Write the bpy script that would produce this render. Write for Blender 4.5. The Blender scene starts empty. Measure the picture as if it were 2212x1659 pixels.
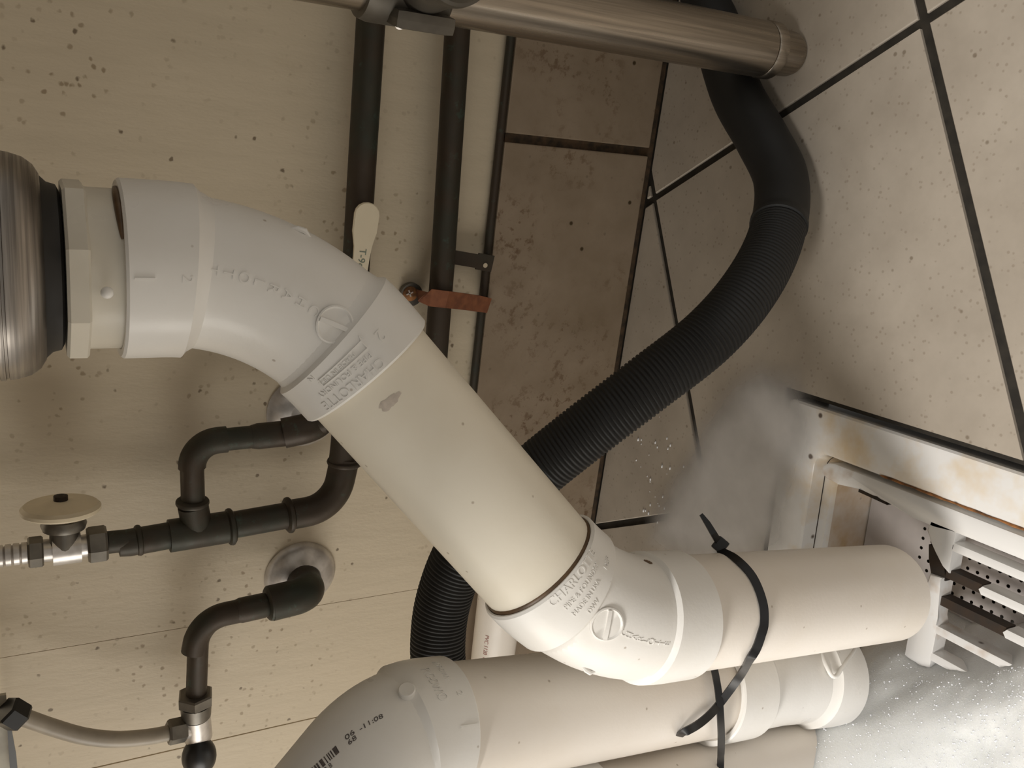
import bpy, bmesh, math, random
from mathutils import Vector, Matrix, noise

# ------------------------------------------------------------------ camera, world, lights, exposure
scene = bpy.context.scene
COL = scene.collection
cam_data = bpy.data.cameras.new('camera')
cam_data.sensor_fit = 'HORIZONTAL'
cam_data.sensor_width = 36.0
cam_data.lens = 31.1555
cam_data.clip_start = 0.01
cam = bpy.data.objects.new('camera', cam_data)
cam.matrix_world = Matrix(((0.115778, 0.948596, 0.294553, 0.00000), (-0.468277, 0.313652, -0.826038, -0.71920), (-0.875964, -0.042295, 0.480520, 0.54256), (0, 0, 0, 1)))
COL.objects.link(cam)
scene.camera = cam

world = bpy.data.worlds.new('world')
world.use_nodes = True
world.node_tree.nodes['Background'].inputs[0].default_value = (1.0, 0.95, 0.87, 1)
world.node_tree.nodes['Background'].inputs[1].default_value = 0.40
scene.world = world

def area_light(name, loc, target, size, watts, color):
    ld = bpy.data.lights.new(name, 'AREA')
    ld.shape = 'DISK'
    ld.size = size
    ld.energy = watts
    ld.color = color
    o = bpy.data.objects.new(name, ld)
    o.location = loc
    o.rotation_euler = (Vector(target) - Vector(loc)).to_track_quat('-Z', 'Y').to_euler()
    COL.objects.link(o)
    return o

area_light('ceiling_lamp', (-0.72, -1.38, 2.0), (-0.25, -0.3, 0.1), 0.5, 39, (1.0, 0.955, 0.90))
area_light('side_fill', (-1.30, -0.75, 0.50), (-0.2, -0.2, 0.35), 0.8, 6.8, (1.0, 0.95, 0.87))  # fill light added to brighten the wall and pipes from the left

vs = scene.view_settings
scene.display_settings.display_device = 'sRGB'
vs.view_transform = 'Standard'
vs.look = 'None'
vs.gamma = 1.0
vs.use_curve_mapping = False
vs.exposure = 0.0

random.seed(7)
V = Vector
PI = math.pi

# ------------------------------------------------------------------ materials
def new_mat(name):
    m = bpy.data.materials.new(name)
    m.use_nodes = True
    nt = m.node_tree
    return m, nt, nt.nodes['Principled BSDF']

def node(nt, kind, **kw):
    n = nt.nodes.new(kind)
    for k, v in kw.items():
        setattr(n, k, v)
    return n

def coords(nt):
    return node(nt, 'ShaderNodeTexCoord').outputs['Object']

def noise_tex(nt, vec, scale, detail=3.0, rough=0.55, stretch=None):
    if stretch:
        mp = node(nt, 'ShaderNodeMapping')
        mp.inputs['Scale'].default_value = stretch
        nt.links.new(vec, mp.inputs['Vector'])
        vec = mp.outputs['Vector']
    n = node(nt, 'ShaderNodeTexNoise')
    n.inputs['Scale'].default_value = scale
    n.inputs['Detail'].default_value = detail
    n.inputs['Roughness'].default_value = rough
    nt.links.new(vec, n.inputs['Vector'])
    return n.outputs['Fac']

def ramp(nt, fac, a, b, lo=0.0, hi=1.0):
    r = node(nt, 'ShaderNodeMapRange')
    r.clamp = True
    r.inputs['From Min'].default_value = a
    r.inputs['From Max'].default_value = b
    r.inputs['To Min'].default_value = lo
    r.inputs['To Max'].default_value = hi
    nt.links.new(fac, r.inputs['Value'])
    return r.outputs['Result']

def math2(nt, op, a, b):
    m = node(nt, 'ShaderNodeMath', operation=op)
    for i, x in enumerate((a, b)):
        if isinstance(x, (int, float)):
            m.inputs[i].default_value = x
        else:
            nt.links.new(x, m.inputs[i])
    return m.outputs[0]

def mix(nt, fac, a, b):
    m = node(nt, 'ShaderNodeMix', data_type='RGBA')
    if isinstance(fac, (int, float)):
        m.inputs[0].default_value = fac
    else:
        nt.links.new(fac, m.inputs[0])
    for i, x in ((6, a), (7, b)):
        if isinstance(x, tuple):
            m.inputs[i].default_value = (*x, 1)
        else:
            nt.links.new(x, m.inputs[i])
    return m.outputs[2]

def specks(nt, vec, scale, radius, keep):
    # round specks: voronoi cells, only the share 'keep' of them carries one
    v = node(nt, 'ShaderNodeTexVoronoi')
    v.inputs['Scale'].default_value = scale
    nt.links.new(vec, v.inputs['Vector'])
    d = ramp(nt, v.outputs['Distance'], radius * 0.55, radius, 1.0, 0.0)
    s = node(nt, 'ShaderNodeSeparateColor')
    nt.links.new(v.outputs['Color'], s.inputs[0])
    k = math2(nt, 'LESS_THAN', s.outputs[0], keep)
    return math2(nt, 'MULTIPLY', d, k)

def bump(nt, bsdf, height, strength, dist):
    b = node(nt, 'ShaderNodeBump')
    b.inputs['Strength'].default_value = strength
    b.inputs['Distance'].default_value = dist
    nt.links.new(height, b.inputs['Height'])
    nt.links.new(b.outputs['Normal'], bsdf.inputs['Normal'])

def simple(name, color, rough, metal=0.0, var=0.0, scale=60, color2=None, coat=0.0):
    m, nt, p = new_mat(name)
    p.inputs['Roughness'].default_value = rough
    p.inputs['Metallic'].default_value = metal
    p.inputs['Coat Weight'].default_value = coat
    if color2 is None:
        color2 = tuple(c * (1 - var) for c in color)
    f = ramp(nt, noise_tex(nt, coords(nt), scale), 0.35, 0.65)
    nt.links.new(mix(nt, f, color, color2), p.inputs['Base Color'])
    return m

def pvc(name, color, dirt, rough=0.33):
    m, nt, p = new_mat(name)
    c = coords(nt)
    f = ramp(nt, noise_tex(nt, c, 18, 4), 0.45, 0.75, 0, 0.55)
    col = mix(nt, f, color, dirt)
    col = mix(nt, math2(nt, 'MULTIPLY', specks(nt, c, 130, 0.12, 0.18), 0.55), col, (0.27, 0.20, 0.13))
    nt.links.new(col, p.inputs['Base Color'])
    nt.links.new(ramp(nt, noise_tex(nt, c, 30), 0.3, 0.7, rough - 0.06, rough + 0.12), p.inputs['Roughness'])
    p.inputs['Specular IOR Level'].default_value = 0.45
    bump(nt, p, noise_tex(nt, c, 420, 2), 0.10, 0.0006)
    return m

M = {}
M['fitting'] = pvc('pvc_fitting', (0.80, 0.785, 0.75), (0.72, 0.68, 0.61))
M['pipe'] = pvc('pvc_pipe_aged', (0.82, 0.765, 0.645), (0.74, 0.66, 0.52))
M['pipe2'] = pvc('pvc_pipe', (0.80, 0.745, 0.675), (0.73, 0.655, 0.55))
M['adapter'] = pvc('pvc_adapter', (0.66, 0.62, 0.53), (0.46, 0.42, 0.34))

def wall_paint():
    m, nt, p = new_mat('cream_wall_paint')
    c = coords(nt)
    base = mix(nt, ramp(nt, noise_tex(nt, c, 3.5, 3), 0.35, 0.7), (0.61, 0.525, 0.39), (0.54, 0.455, 0.33))
    cluster = ramp(nt, noise_tex(nt, c, 7, 3), 0.44, 0.62)
    warp = node(nt, 'ShaderNodeMixRGB', blend_type='ADD')
    warp.inputs[0].default_value = 0.0035
    nn = node(nt, 'ShaderNodeTexNoise')
    nn.inputs['Scale'].default_value = 220
    nt.links.new(c, nn.inputs['Vector'])
    nt.links.new(c, warp.inputs[1])
    nt.links.new(nn.outputs['Color'], warp.inputs[2])
    w = warp.outputs[0]
    big = math2(nt, 'MULTIPLY', specks(nt, w, 150, 0.32, 0.38), cluster)
    col = mix(nt, math2(nt, 'MULTIPLY', big, 0.7), base, (0.20, 0.13, 0.06))
    col = mix(nt, math2(nt, 'MULTIPLY', specks(nt, w, 60, 0.13, 0.40), 0.85), col, (0.10, 0.06, 0.025))
    stain = math2(nt, 'MULTIPLY', ramp(nt, noise_tex(nt, c, 24, 5, 0.7), 0.60, 0.75), cluster)
    col = mix(nt, math2(nt, 'MULTIPLY', stain, 0.35), col, (0.36, 0.28, 0.16))
    streak = ramp(nt, noise_tex(nt, c, 60, 4, 0.6, stretch=(1.0, 1.0, 0.10)), 0.35, 0.7)
    col = mix(nt, math2(nt, 'MULTIPLY', streak, 0.22), col, (0.40, 0.34, 0.24))
    nt.links.new(col, p.inputs['Base Color'])
    p.inputs['Roughness'].default_value = 0.55
    h = noise_tex(nt, c, 160, 4, 0.6, stretch=(1.0, 1.0, 0.35))
    bump(nt, p, h, 0.35, 0.0012)
    return m
M['wall'] = wall_paint()

def tile_mat(name, a, b, rust):
    m, nt, p = new_mat(name)
    c = node(nt, 'ShaderNodeNewGeometry').outputs['Position']
    col = mix(nt, ramp(nt, noise_tex(nt, c, 14, 5, 0.65), 0.35, 0.68), a, b)
    col = mix(nt, math2(nt, 'MULTIPLY', specks(nt, c, 260, 0.34, 0.30), 0.45), col, (0.24, 0.19, 0.14))
    col = mix(nt, math2(nt, 'MULTIPLY', specks(nt, c, 75, 0.14, 0.20), 0.65), col, (0.16, 0.12, 0.08))
    if rust:
        cl = ramp(nt, noise_tex(nt, c, 9, 2), 0.44, 0.60)
        blot = ramp(nt, noise_tex(nt, c, 110, 4, 0.7), 0.54, 0.64)
        col = mix(nt, math2(nt, 'MULTIPLY', math2(nt, 'MULTIPLY', cl, blot), 0.7), col, (0.10, 0.048, 0.018))
        col = mix(nt, specks(nt, c, 40, 0.10, 0.22), col, (0.05, 0.032, 0.012))
    nt.links.new(col, p.inputs['Base Color'])
    nt.links.new(ramp(nt, noise_tex(nt, c, 25), 0.3, 0.7, 0.28, 0.5), p.inputs['Roughness'])
    bump(nt, p, noise_tex(nt, c, 130, 4), 0.12, 0.001)
    return m
M['floor_tile'] = tile_mat('speckled_floor_tile', (0.475, 0.42, 0.35), (0.39, 0.34, 0.28), False)
M['wall_tile'] = tile_mat('stained_wall_tile', (0.29, 0.225, 0.16), (0.22, 0.165, 0.11), True)
M['grout'] = simple('dark_grout', (0.030, 0.025, 0.018), 0.7, 0, 0.5, 90)
M['rusty_grout'] = simple('rusty_grout', (0.035, 0.024, 0.014), 0.75, 0, 0, 110, (0.10, 0.06, 0.03))

def tarnish():
    m, nt, p = new_mat('tarnished_copper')
    c = node(nt, 'ShaderNodeNewGeometry').outputs['Position']
    f = ramp(nt, noise_tex(nt, c, 16, 4, 0.6), 0.48, 0.70)
    col = mix(nt, f, (0.050, 0.036, 0.024), (0.034, 0.040, 0.029))
    g = ramp(nt, noise_tex(nt, c, 70, 5, 0.7), 0.60, 0.72)
    col = mix(nt, math2(nt, 'MULTIPLY', g, 0.7), col, (0.06, 0.10, 0.08))
    nt.links.new(col, p.inputs['Base Color'])
    p.inputs['Metallic'].default_value = 0.35
    nt.links.new(ramp(nt, noise_tex(nt, c, 45), 0.3, 0.7, 0.42, 0.65), p.inputs['Roughness'])
    bump(nt, p, noise_tex(nt, c, 180, 3), 0.2, 0.0008)
    return m
M['copper'] = tarnish()
M['bare_copper'] = simple('bare_copper_strap', (0.30, 0.115, 0.055), 0.5, 0.25, 0, 120, (0.20, 0.075, 0.04))

def brushed(name, color, rough, stretch, amount=0.25):
    m, nt, p = new_mat(name)
    c = coords(nt)
    f = noise_tex(nt, c, 60, 4, 0.6, stretch=stretch)
    d = tuple(x * (1 - amount) for x in color)
    nt.links.new(mix(nt, ramp(nt, f, 0.35, 0.65), color, d), p.inputs['Base Color'])
    p.inputs['Metallic'].default_value = 1.0
    nt.links.new(ramp(nt, f, 0.3, 0.7, rough - 0.06, rough + 0.12), p.inputs['Roughness'])
    return m
M['steel'] = brushed('brushed_stainless', (0.44, 0.385, 0.32), 0.30, (6, 6, 0.12), 0.35)
M['drain_steel'] = brushed('dull_stainless', (0.34, 0.31, 0.28), 0.36, (0.25, 0.25, 16), 0.45)
M['cast'] = simple('cast_zinc', (0.17, 0.155, 0.13), 0.5, 0.55, 0.35, 40)
M['chrome'] = simple('worn_chrome', (0.72, 0.69, 0.66), 0.34, 0.6, 0, 70, (0.50, 0.47, 0.44))
M['nickel'] = simple('dull_nickel', (0.20, 0.185, 0.16), 0.42, 0.8, 0.3, 60)
M['hose'] = simple('black_hose_plastic', (0.009, 0.0095, 0.0098), 0.60, 0, 0.3, 50)
M['black'] = simple('black_plastic', (0.010, 0.010, 0.011), 0.35, 0, 0.3, 80)
M['rubber'] = simple('black_rubber', (0.012, 0.011, 0.010), 0.55, 0, 0.3, 50)
M['tag'] = simple('cream_plastic', (0.74, 0.66, 0.50), 0.45, 0, 0.06, 30)
M['tube'] = simple('grey_supply_tube', (0.40, 0.35, 0.28), 0.4, 0, 0.2, 40)
M['handle'] = simple('yellowed_handle_plastic', (0.78, 0.68, 0.50), 0.35, 0, 0.12, 40)
M['green_ink'] = simple('faded_green_ink', (0.16, 0.20, 0.16), 0.6)
M['black_ink'] = simple('black_ink', (0.055, 0.045, 0.045), 0.6, 0, 0, 500, (0.14, 0.12, 0.11))
M['red_ink'] = simple('faded_red_ink', (0.36, 0.14, 0.12), 0.6, 0, 0, 300, (0.45, 0.26, 0.22))
M['sealant'] = simple('brown_pipe_sealant', (0.13, 0.075, 0.035), 0.45, 0, 0.5, 90)
M['glue'] = simple('purple_grey_primer_smear', (0.64, 0.56, 0.48), 0.4, 0, 0.22, 220)
M['pale_metal'] = simple('pale_grey_metal', (0.42, 0.39, 0.32), 0.45, 0.1, 0.25, 40)

def enamel(name, stain_lo, stain_hi, stain=(0.42, 0.24, 0.09)):
    m, nt, p = new_mat(name)
    c = node(nt, 'ShaderNodeNewGeometry').outputs['Position']
    col = mix(nt, ramp(nt, noise_tex(nt, c, 22, 4, 0.6), stain_lo, stain_hi, 0, 0.8), (0.80, 0.79, 0.77), stain)
    col = mix(nt, specks(nt, c, 60, 0.16, 0.10), col, (0.12, 0.09, 0.07))
    nt.links.new(col, p.inputs['Base Color'])
    p.inputs['Roughness'].default_value = 0.18
    p.inputs['Coat Weight'].default_value = 0.3
    return m
M['enamel'] = enamel('white_enamel', 0.60, 0.80)
M['rim_enamel'] = enamel('stained_rim_enamel', 0.46, 0.72, (0.70, 0.52, 0.28))
M['basin_enamel'] = enamel('brown_stained_enamel', 0.30, 0.65, (0.52, 0.33, 0.14))
M['iron'] = simple('exposed_iron', (0.025, 0.020, 0.016), 0.6, 0.2, 0, 100, (0.04, 0.024, 0.014))
M['rust'] = simple('orange_rust', (0.34, 0.14, 0.04), 0.75, 0, 0, 130, (0.10, 0.045, 0.015))
M['basket'] = simple('dull_basket_metal', (0.52, 0.48, 0.46), 0.4, 0.1, 0.2, 25)
M['dark'] = simple('dark_drain_depth', (0.02, 0.017, 0.013), 0.8)

def foam_mat():
    m, nt, p = new_mat('soap_foam')
    c = node(nt, 'ShaderNodeNewGeometry').outputs['Position']
    col = mix(nt, noise_tex(nt, c, 35, 3), (0.90, 0.935, 1.0), (0.88, 0.915, 0.985))
    nt.links.new(col, p.inputs['Base Color'])
    p.inputs['Roughness'].default_value = 0.55
    p.inputs['Subsurface Weight'].default_value = 1.0
    p.inputs['Subsurface Radius'].default_value = (0.022, 0.022, 0.023)
    p.inputs['Subsurface Scale'].default_value = 1.0
    p.inputs['Subsurface Scale'].default_value = 1.0
    bump(nt, p, noise_tex(nt, c, 800, 3), 0.6, 0.0010)
    return m
M['foam'] = foam_mat()
m, nt, p = new_mat('soap_bubble')
p.inputs['Base Color'].default_value = (0.9, 0.92, 0.96, 1)
p.inputs['Roughness'].default_value = 0.06
p.inputs['Coat Weight'].default_value = 1.0
M['bubble'] = m

def film_mat():
    # a thin milky film; the 'film' attribute is how much suds covers the tile at each vertex
    m, nt, p = new_mat('soap_film')
    p.inputs['Base Color'].default_value = (0.55, 0.53, 0.51, 1)
    p.inputs['Roughness'].default_value = 0.5
    a = node(nt, 'ShaderNodeAttribute', attribute_name='film')
    c = node(nt, 'ShaderNodeNewGeometry').outputs['Position']
    k = ramp(nt, noise_tex(nt, c, 40, 4), 0.25, 0.75, 0.9, 1.05)
    nt.links.new(math2(nt, 'MULTIPLY', a.outputs['Fac'], k), p.inputs['Alpha'])
    return m
M['film'] = film_mat()

# ------------------------------------------------------------------ mesh helpers
def link(name, me, mat, parent=None):
    o = bpy.data.objects.new(name, me)
    if mat is not None:
        me.materials.append(mat)
    COL.objects.link(o)
    if parent is not None:
        o.parent = parent
    return o

def mk(name, bm, mat, parent=None, smooth=True, angle=38):
    me = bpy.data.meshes.new(name)
    bmesh.ops.recalc_face_normals(bm, faces=bm.faces)
    bm.to_mesh(me)
    bm.free()
    if smooth:
        me.shade_smooth()
        me.set_sharp_from_angle(angle=math.radians(angle))
    return link(name, me, mat, parent)

def tag(o, label, cat, group=None, kind=None):
    o['label'] = label
    o['category'] = cat
    if group:
        o['group'] = group
    if kind:
        o['kind'] = kind
    return o

def thing(name, label, cat, group=None):
    o = bpy.data.objects.new(name, None)
    o.empty_display_size = 0.02
    COL.objects.link(o)
    return tag(o, label, cat, group)

def structure(o):
    o['kind'] = 'structure'
    return o

def fillet(pts, radii, n=10):
    """round the inner corners of a polyline"""
    pts = [V(p) for p in pts]
    if isinstance(radii, (int, float)):
        radii = [radii] * (len(pts) - 2)
    out = [pts[0]]
    for i in range(1, len(pts) - 1):
        a, b, c = pts[i - 1], pts[i], pts[i + 1]
        u, w = (a - b).normalized(), (c - b).normalized()
        ang = u.angle(w)
        t = radii[i - 1] / math.tan(ang / 2)
        t = min(t, (a - b).length * 0.49 if i > 1 else (a - b).length * 0.98, (c - b).length * 0.49 if i < len(pts) - 2 else (c - b).length * 0.98)
        r = t * math.tan(ang / 2)
        cen = b + (u + w).normalized() * (r / math.sin(ang / 2))
        s, e = b + u * t - cen, b + w * t - cen
        tot = s.angle(e)
        ax = s.cross(e).normalized()
        for k in range(n + 1):
            out.append(cen + Matrix.Rotation(tot * k / n, 3, ax) @ s)
    out.append(pts[-1])
    return out

def spline(pts, n=8):
    pts = [V(p) for p in pts]
    P = [pts[0] * 2 - pts[1]] + pts + [pts[-1] * 2 - pts[-2]]
    out = []
    for i in range(1, len(P) - 2):
        p0, p1, p2, p3 = P[i - 1:i + 3]
        for k in range(n):
            t = k / n
            out.append(0.5 * ((2 * p1) + (p2 - p0) * t + (2 * p0 - 5 * p1 + 4 * p2 - p3) * t * t + (3 * p1 - p0 - 3 * p2 + p3) * t ** 3))
    out.append(pts[-1])
    return out

class Path:
    def __init__(self, pts):
        self.p = [V(p) for p in pts]
        self.s = [0.0]
        for a, b in zip(self.p, self.p[1:]):
            self.s.append(self.s[-1] + (b - a).length)
        self.len = self.s[-1]
    def at(self, s):
        s = max(0.0, min(self.len, s))
        for i in range(len(self.s) - 1):
            if s <= self.s[i + 1] + 1e-9:
                d = self.s[i + 1] - self.s[i]
                return self.p[i].lerp(self.p[i + 1], (s - self.s[i]) / d if d > 1e-9 else 0)
        return self.p[-1]
    def near(self, q):
        """arc length of the point on the path nearest to q"""
        q = V(q)
        best = (1e9, 0)
        for i in range(len(self.p) - 1):
            a, b = self.p[i], self.p[i + 1]
            d = b - a
            if d.length < 1e-9:
                continue
            t = max(0, min(1, (q - a).dot(d) / d.length_squared))
            e = (a + d * t - q).length
            if e < best[0]:
                best = (e, self.s[i] + t * d.length)
        return best[1]

def sweep(pts, radii, seg=32, caps=True, bm=None, ref=None, tangents=None):
    """tube through pts; one radius per point (repeat a point to step the radius)"""
    pts = [V(p) for p in pts]
    if isinstance(radii, (int, float)):
        radii = [radii] * len(pts)
    bm = bm or bmesh.new()
    tang = list(tangents) if tangents else []
    for i in range(len(pts) if not tangents else 0):
        a = i - 1
        while a > 0 and (pts[i] - pts[a]).length < 1e-7:
            a -= 1
        b = i + 1
        while b < len(pts) - 1 and (pts[b] - pts[i]).length < 1e-7:
            b += 1
        a, b = max(a, 0), min(b, len(pts) - 1)
        t = V((0, 0, 0))
        if (pts[i] - pts[a]).length > 1e-7:
            t += (pts[i] - pts[a]).normalized()
        if (pts[b] - pts[i]).length > 1e-7:
            t += (pts[b] - pts[i]).normalized()
        tang.append(t.normalized())
    t0 = tang[0]
    r0 = V(ref) if ref else (V((0, 0, 1)) if abs(t0.z) < 0.8 else V((1, 0, 0)))
    nrm = (r0 - t0 * r0.dot(t0)).normalized()
    rings = []
    for i, p in enumerate(pts):
        t = tang[i]
        nrm = (nrm - t * nrm.dot(t)).normalized()
        bi = t.cross(nrm)
        if radii[i] < 1e-6:
            rings.append([bm.verts.new(p)])
        else:
            rings.append([bm.verts.new(p + (nrm * math.cos(2 * PI * k / seg) + bi * math.sin(2 * PI * k / seg)) * radii[i]) for k in range(seg)])
    for A, B in zip(rings, rings[1:]):
        for k in range(seg):
            k2 = (k + 1) % seg
            if len(A) == 1 and len(B) == 1:
                continue
            if len(A) == 1:
                bm.faces.new((A[0], B[k], B[k2]))
            elif len(B) == 1:
                bm.faces.new((A[k], A[k2], B[0]))
            else:
                bm.faces.new((A[k], A[k2], B[k2], B[k]))
    if caps:
        for Rg in (rings[0], rings[-1]):
            if len(Rg) > 2:
                bm.faces.new(Rg)
    return bm

def along(path, prof, seg=40, step=0.004, bm=None, caps=True):
    """sweep along a Path: prof = [(s, r), ...]; rings are added in between so that bends stay round"""
    pts, rad, tg_ = [], [], []
    def tan(s):
        return (path.at(min(path.len, s + 0.0015)) - path.at(max(0, s - 0.0015))).normalized()
    for i, (s, r) in enumerate(prof):
        if i:
            s0, r0 = prof[i - 1]
            n = max(1, int(abs(s - s0) / step))
            for k in range(1, n):
                pts.append(path.at(s0 + (s - s0) * k / n))
                tg_.append(tan(s0 + (s - s0) * k / n))
                rad.append(r0 + (r - r0) * k / n)
        pts.append(path.at(s))
        tg_.append(tan(s))
        rad.append(r)
    return sweep(pts, rad, seg, caps, bm, None, tg_)

def lathe(base, axis, prof, seg=40, bm=None, ref=None):
    """prof = [(height along axis, radius)]"""
    b, a = V(base), V(axis).normalized()
    return sweep_axis(b, a, prof, seg, bm, ref)

def sweep_axis(b, a, prof, seg, bm=None, ref=None):
    bm = bm or bmesh.new()
    r0 = V(ref) if ref else (V((0, 0, 1)) if abs(a.z) < 0.8 else V((1, 0, 0)))
    n = (r0 - a * r0.dot(a)).normalized()
    bi = a.cross(n)
    rings = []
    for h, r in prof:
        if r < 1e-6:
            rings.append([bm.verts.new(b + a * h)])
        else:
            rings.append([bm.verts.new(b + a * h + (n * math.cos(2 * PI * k / seg) + bi * math.sin(2 * PI * k / seg)) * r) for k in range(seg)])
    for A, B in zip(rings, rings[1:]):
        for k in range(seg):
            k2 = (k + 1) % seg
            if len(A) == 1 and len(B) == 1:
                continue
            if len(A) == 1:
                bm.faces.new((A[0], B[k], B[k2]))
            elif len(B) == 1:
                bm.faces.new((A[k], A[k2], B[0]))
            else:
                bm.faces.new((A[k], A[k2], B[k2], B[k]))
    for Rg in (rings[0], rings[-1]):
        if len(Rg) > 2:
            bm.faces.new(Rg)
    return bm

def prism(poly, z0, z1, bm=None, chamfer=0.0):
    """vertical prism over a polygon of (x, y)"""
    bm = bm or bmesh.new()
    lo = [bm.verts.new((x, y, z0)) for x, y in poly]
    n = len(poly)
    if chamfer > 0:
        cx, cy = sum(p[0] for p in poly) / n, sum(p[1] for p in poly) / n
        mid = [bm.verts.new((x, y, z1 - chamfer)) for x, y in poly]
        hi = []
        for x, y in poly:
            d = V((cx - x, cy - y))
            d = d.normalized() * min(chamfer * 1.3, d.length * 0.4)
            hi.append(bm.verts.new((x + d.x, y + d.y, z1)))
        loops = [lo, mid, hi]
    else:
        hi = [bm.verts.new((x, y, z1)) for x, y in poly]
        loops = [lo, hi]
    for A, B in zip(loops, loops[1:]):
        for k in range(n):
            bm.faces.new((A[k], A[(k + 1) % n], B[(k + 1) % n], B[k]))
    bm.faces.new(lo)
    bm.faces.new(hi)
    return bm

def box(p0, p1, bm=None, bevel=0.0):
    bm2 = bmesh.new()
    (x0, y0, z0), (x1, y1, z1) = p0, p1
    prism([(x0, y0), (x1, y0), (x1, y1), (x0, y1)], z0, z1, bm2)
    if bevel:
        bmesh.ops.bevel(bm2, geom=list(bm2.edges), offset=bevel, segments=2, profile=0.7, affect='EDGES')
    if bm is None:
        return bm2
    me = bpy.data.meshes.new('tmp')
    bm2.to_mesh(me)
    bm2.free()
    bm.from_mesh(me)
    bpy.data.meshes.remove(me)
    return bm

def xform(bm, mat):
    bmesh.ops.transform(bm, matrix=mat, verts=bm.verts)
    return bm

def frame(origin, x, z):
    z = V(z).normalized()
    x = V(x)
    x = (x - z * x.dot(z)).normalized()
    y = z.cross(x)
    m = Matrix((x, y, z)).transposed().to_4x4()
    m.translation = V(origin)
    return m

def clip_poly(poly, nx, ny, d):
    """keep the part with nx*x + ny*y <= d"""
    out = []
    for i in range(len(poly)):
        a, b = poly[i], poly[(i + 1) % len(poly)]
        fa, fb = nx * a[0] + ny * a[1] - d, nx * b[0] + ny * b[1] - d
        if fa <= 0:
            out.append(a)
        if (fa < 0 < fb) or (fb < 0 < fa):
            t = fa / (fa - fb)
            out.append((a[0] + (b[0] - a[0]) * t, a[1] + (b[1] - a[1]) * t))
    return out

def text_mesh(body, size, extrude):
    cu = bpy.data.curves.new('lettering', 'FONT')
    cu.body = body
    cu.size = size
    cu.extrude = extrude
    cu.align_x = 'CENTER'
    cu.align_y = 'CENTER'
    cu.resolution_u = 3
    o = bpy.data.objects.new('lettering', cu)
    COL.objects.link(o)
    bpy.context.view_layer.update()
    dg = bpy.context.evaluated_depsgraph_get()
    me = bpy.data.meshes.new_from_object(o.evaluated_get(dg))
    bpy.data.objects.remove(o)
    bpy.data.curves.remove(cu)
    bm = bmesh.new()
    bm.from_mesh(me)
    bpy.data.meshes.remove(me)
    bmesh.ops.remove_doubles(bm, verts=bm.verts, dist=1e-7)
    return bm

def wrap_path(bm_t, path, s0, e1, r, rot, du=0.0, dv=0.0):
    """lay a text mesh on a tube: +s runs down the path, e1 is the side of the tube at v = 0"""
    c, sn = math.cos(rot), math.sin(rot)
    for v in bm_t.verts:
        u, w = v.co.x + du, v.co.y + dv
        s = s0 + u * c - w * sn
        arc = u * sn + w * c
        p = path.at(s)
        t = (path.at(s + 0.002) - path.at(s - 0.002)).normalized()
        a = (V(e1) - t * V(e1).dot(t)).normalized()
        b = a.cross(t)
        ph = arc / r
        v.co = p + (a * math.cos(ph) + b * math.sin(ph)) * (r + v.co.z)
    return bm_t

def join_into(dst, src):
    me = bpy.data.meshes.new('tmp')
    src.to_mesh(me)
    src.free()
    dst.from_mesh(me)
    bpy.data.meshes.remove(me)
    return dst

CAMP = cam.matrix_world.translation.copy()
def toward_eye(p):
    return (CAMP - V(p)).normalized()

def hit(path, p, r):
    """(arc length, outward direction) of the spot on a tube that faces the eye at p"""
    d = (V(p) - CAMP).normalized()
    t = 0.15
    best = None
    while t < 1.0:
        q = CAMP + d * t
        sx = path.near(q)
        g = (q - path.at(sx)).length - r
        if best is None or g < best[0]:
            best = (g, q, sx)
        if g < 0.0003:
            break
        t += max(0.0004, g * 0.8)
    _, q, sx = best
    return sx, (q - path.at(sx)).normalized()

# ------------------------------------------------------------------ setting: wall, tiled base, floor
WALLY = 0.005
SKIRT = 0.163           # top of the tiled base
wall = structure(mk('wall_back', box((-1.8, 0.0066, SKIRT - 0.02), (1.2, 0.12, 2.2)), M['wall'], smooth=False))
for x0, x1 in ((-1.8, -0.6048), (-0.6036, -0.4747), (-0.4743, 1.2)):
    mk('panel', box((x0, WALLY, SKIRT - 0.01), (x1, 0.0075, 2.2), bevel=0.0004), M['wall'], wall, smooth=False)

base = structure(mk('baseboard_back', box((-1.8, 0.0015, -0.01), (1.2, 0.0060, SKIRT - 0.002)), M['rusty_grout'], smooth=False))
x = -0.0245 - 0.305 * 5
while x < 1.0:
    mk('tile', box((x + 0.0040, -0.003, 0.0055), (x + 0.301, 0.004, SKIRT), bevel=0.0012), M['wall_tile'], base, smooth=False)
    x += 0.305

# floor sink position: u runs away from the wall, v to the left
SO = V((-0.196, -0.235))
SU = V((0.09, -0.996)).normalized()
SV = V((-SU.y * -1, SU.x * -1))
SV = V((-0.996, -0.09)).normalized()
SINK = 0.305
def sk(u, v):
    p = SO + SU * u + SV * v
    return (p.x, p.y)

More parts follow.
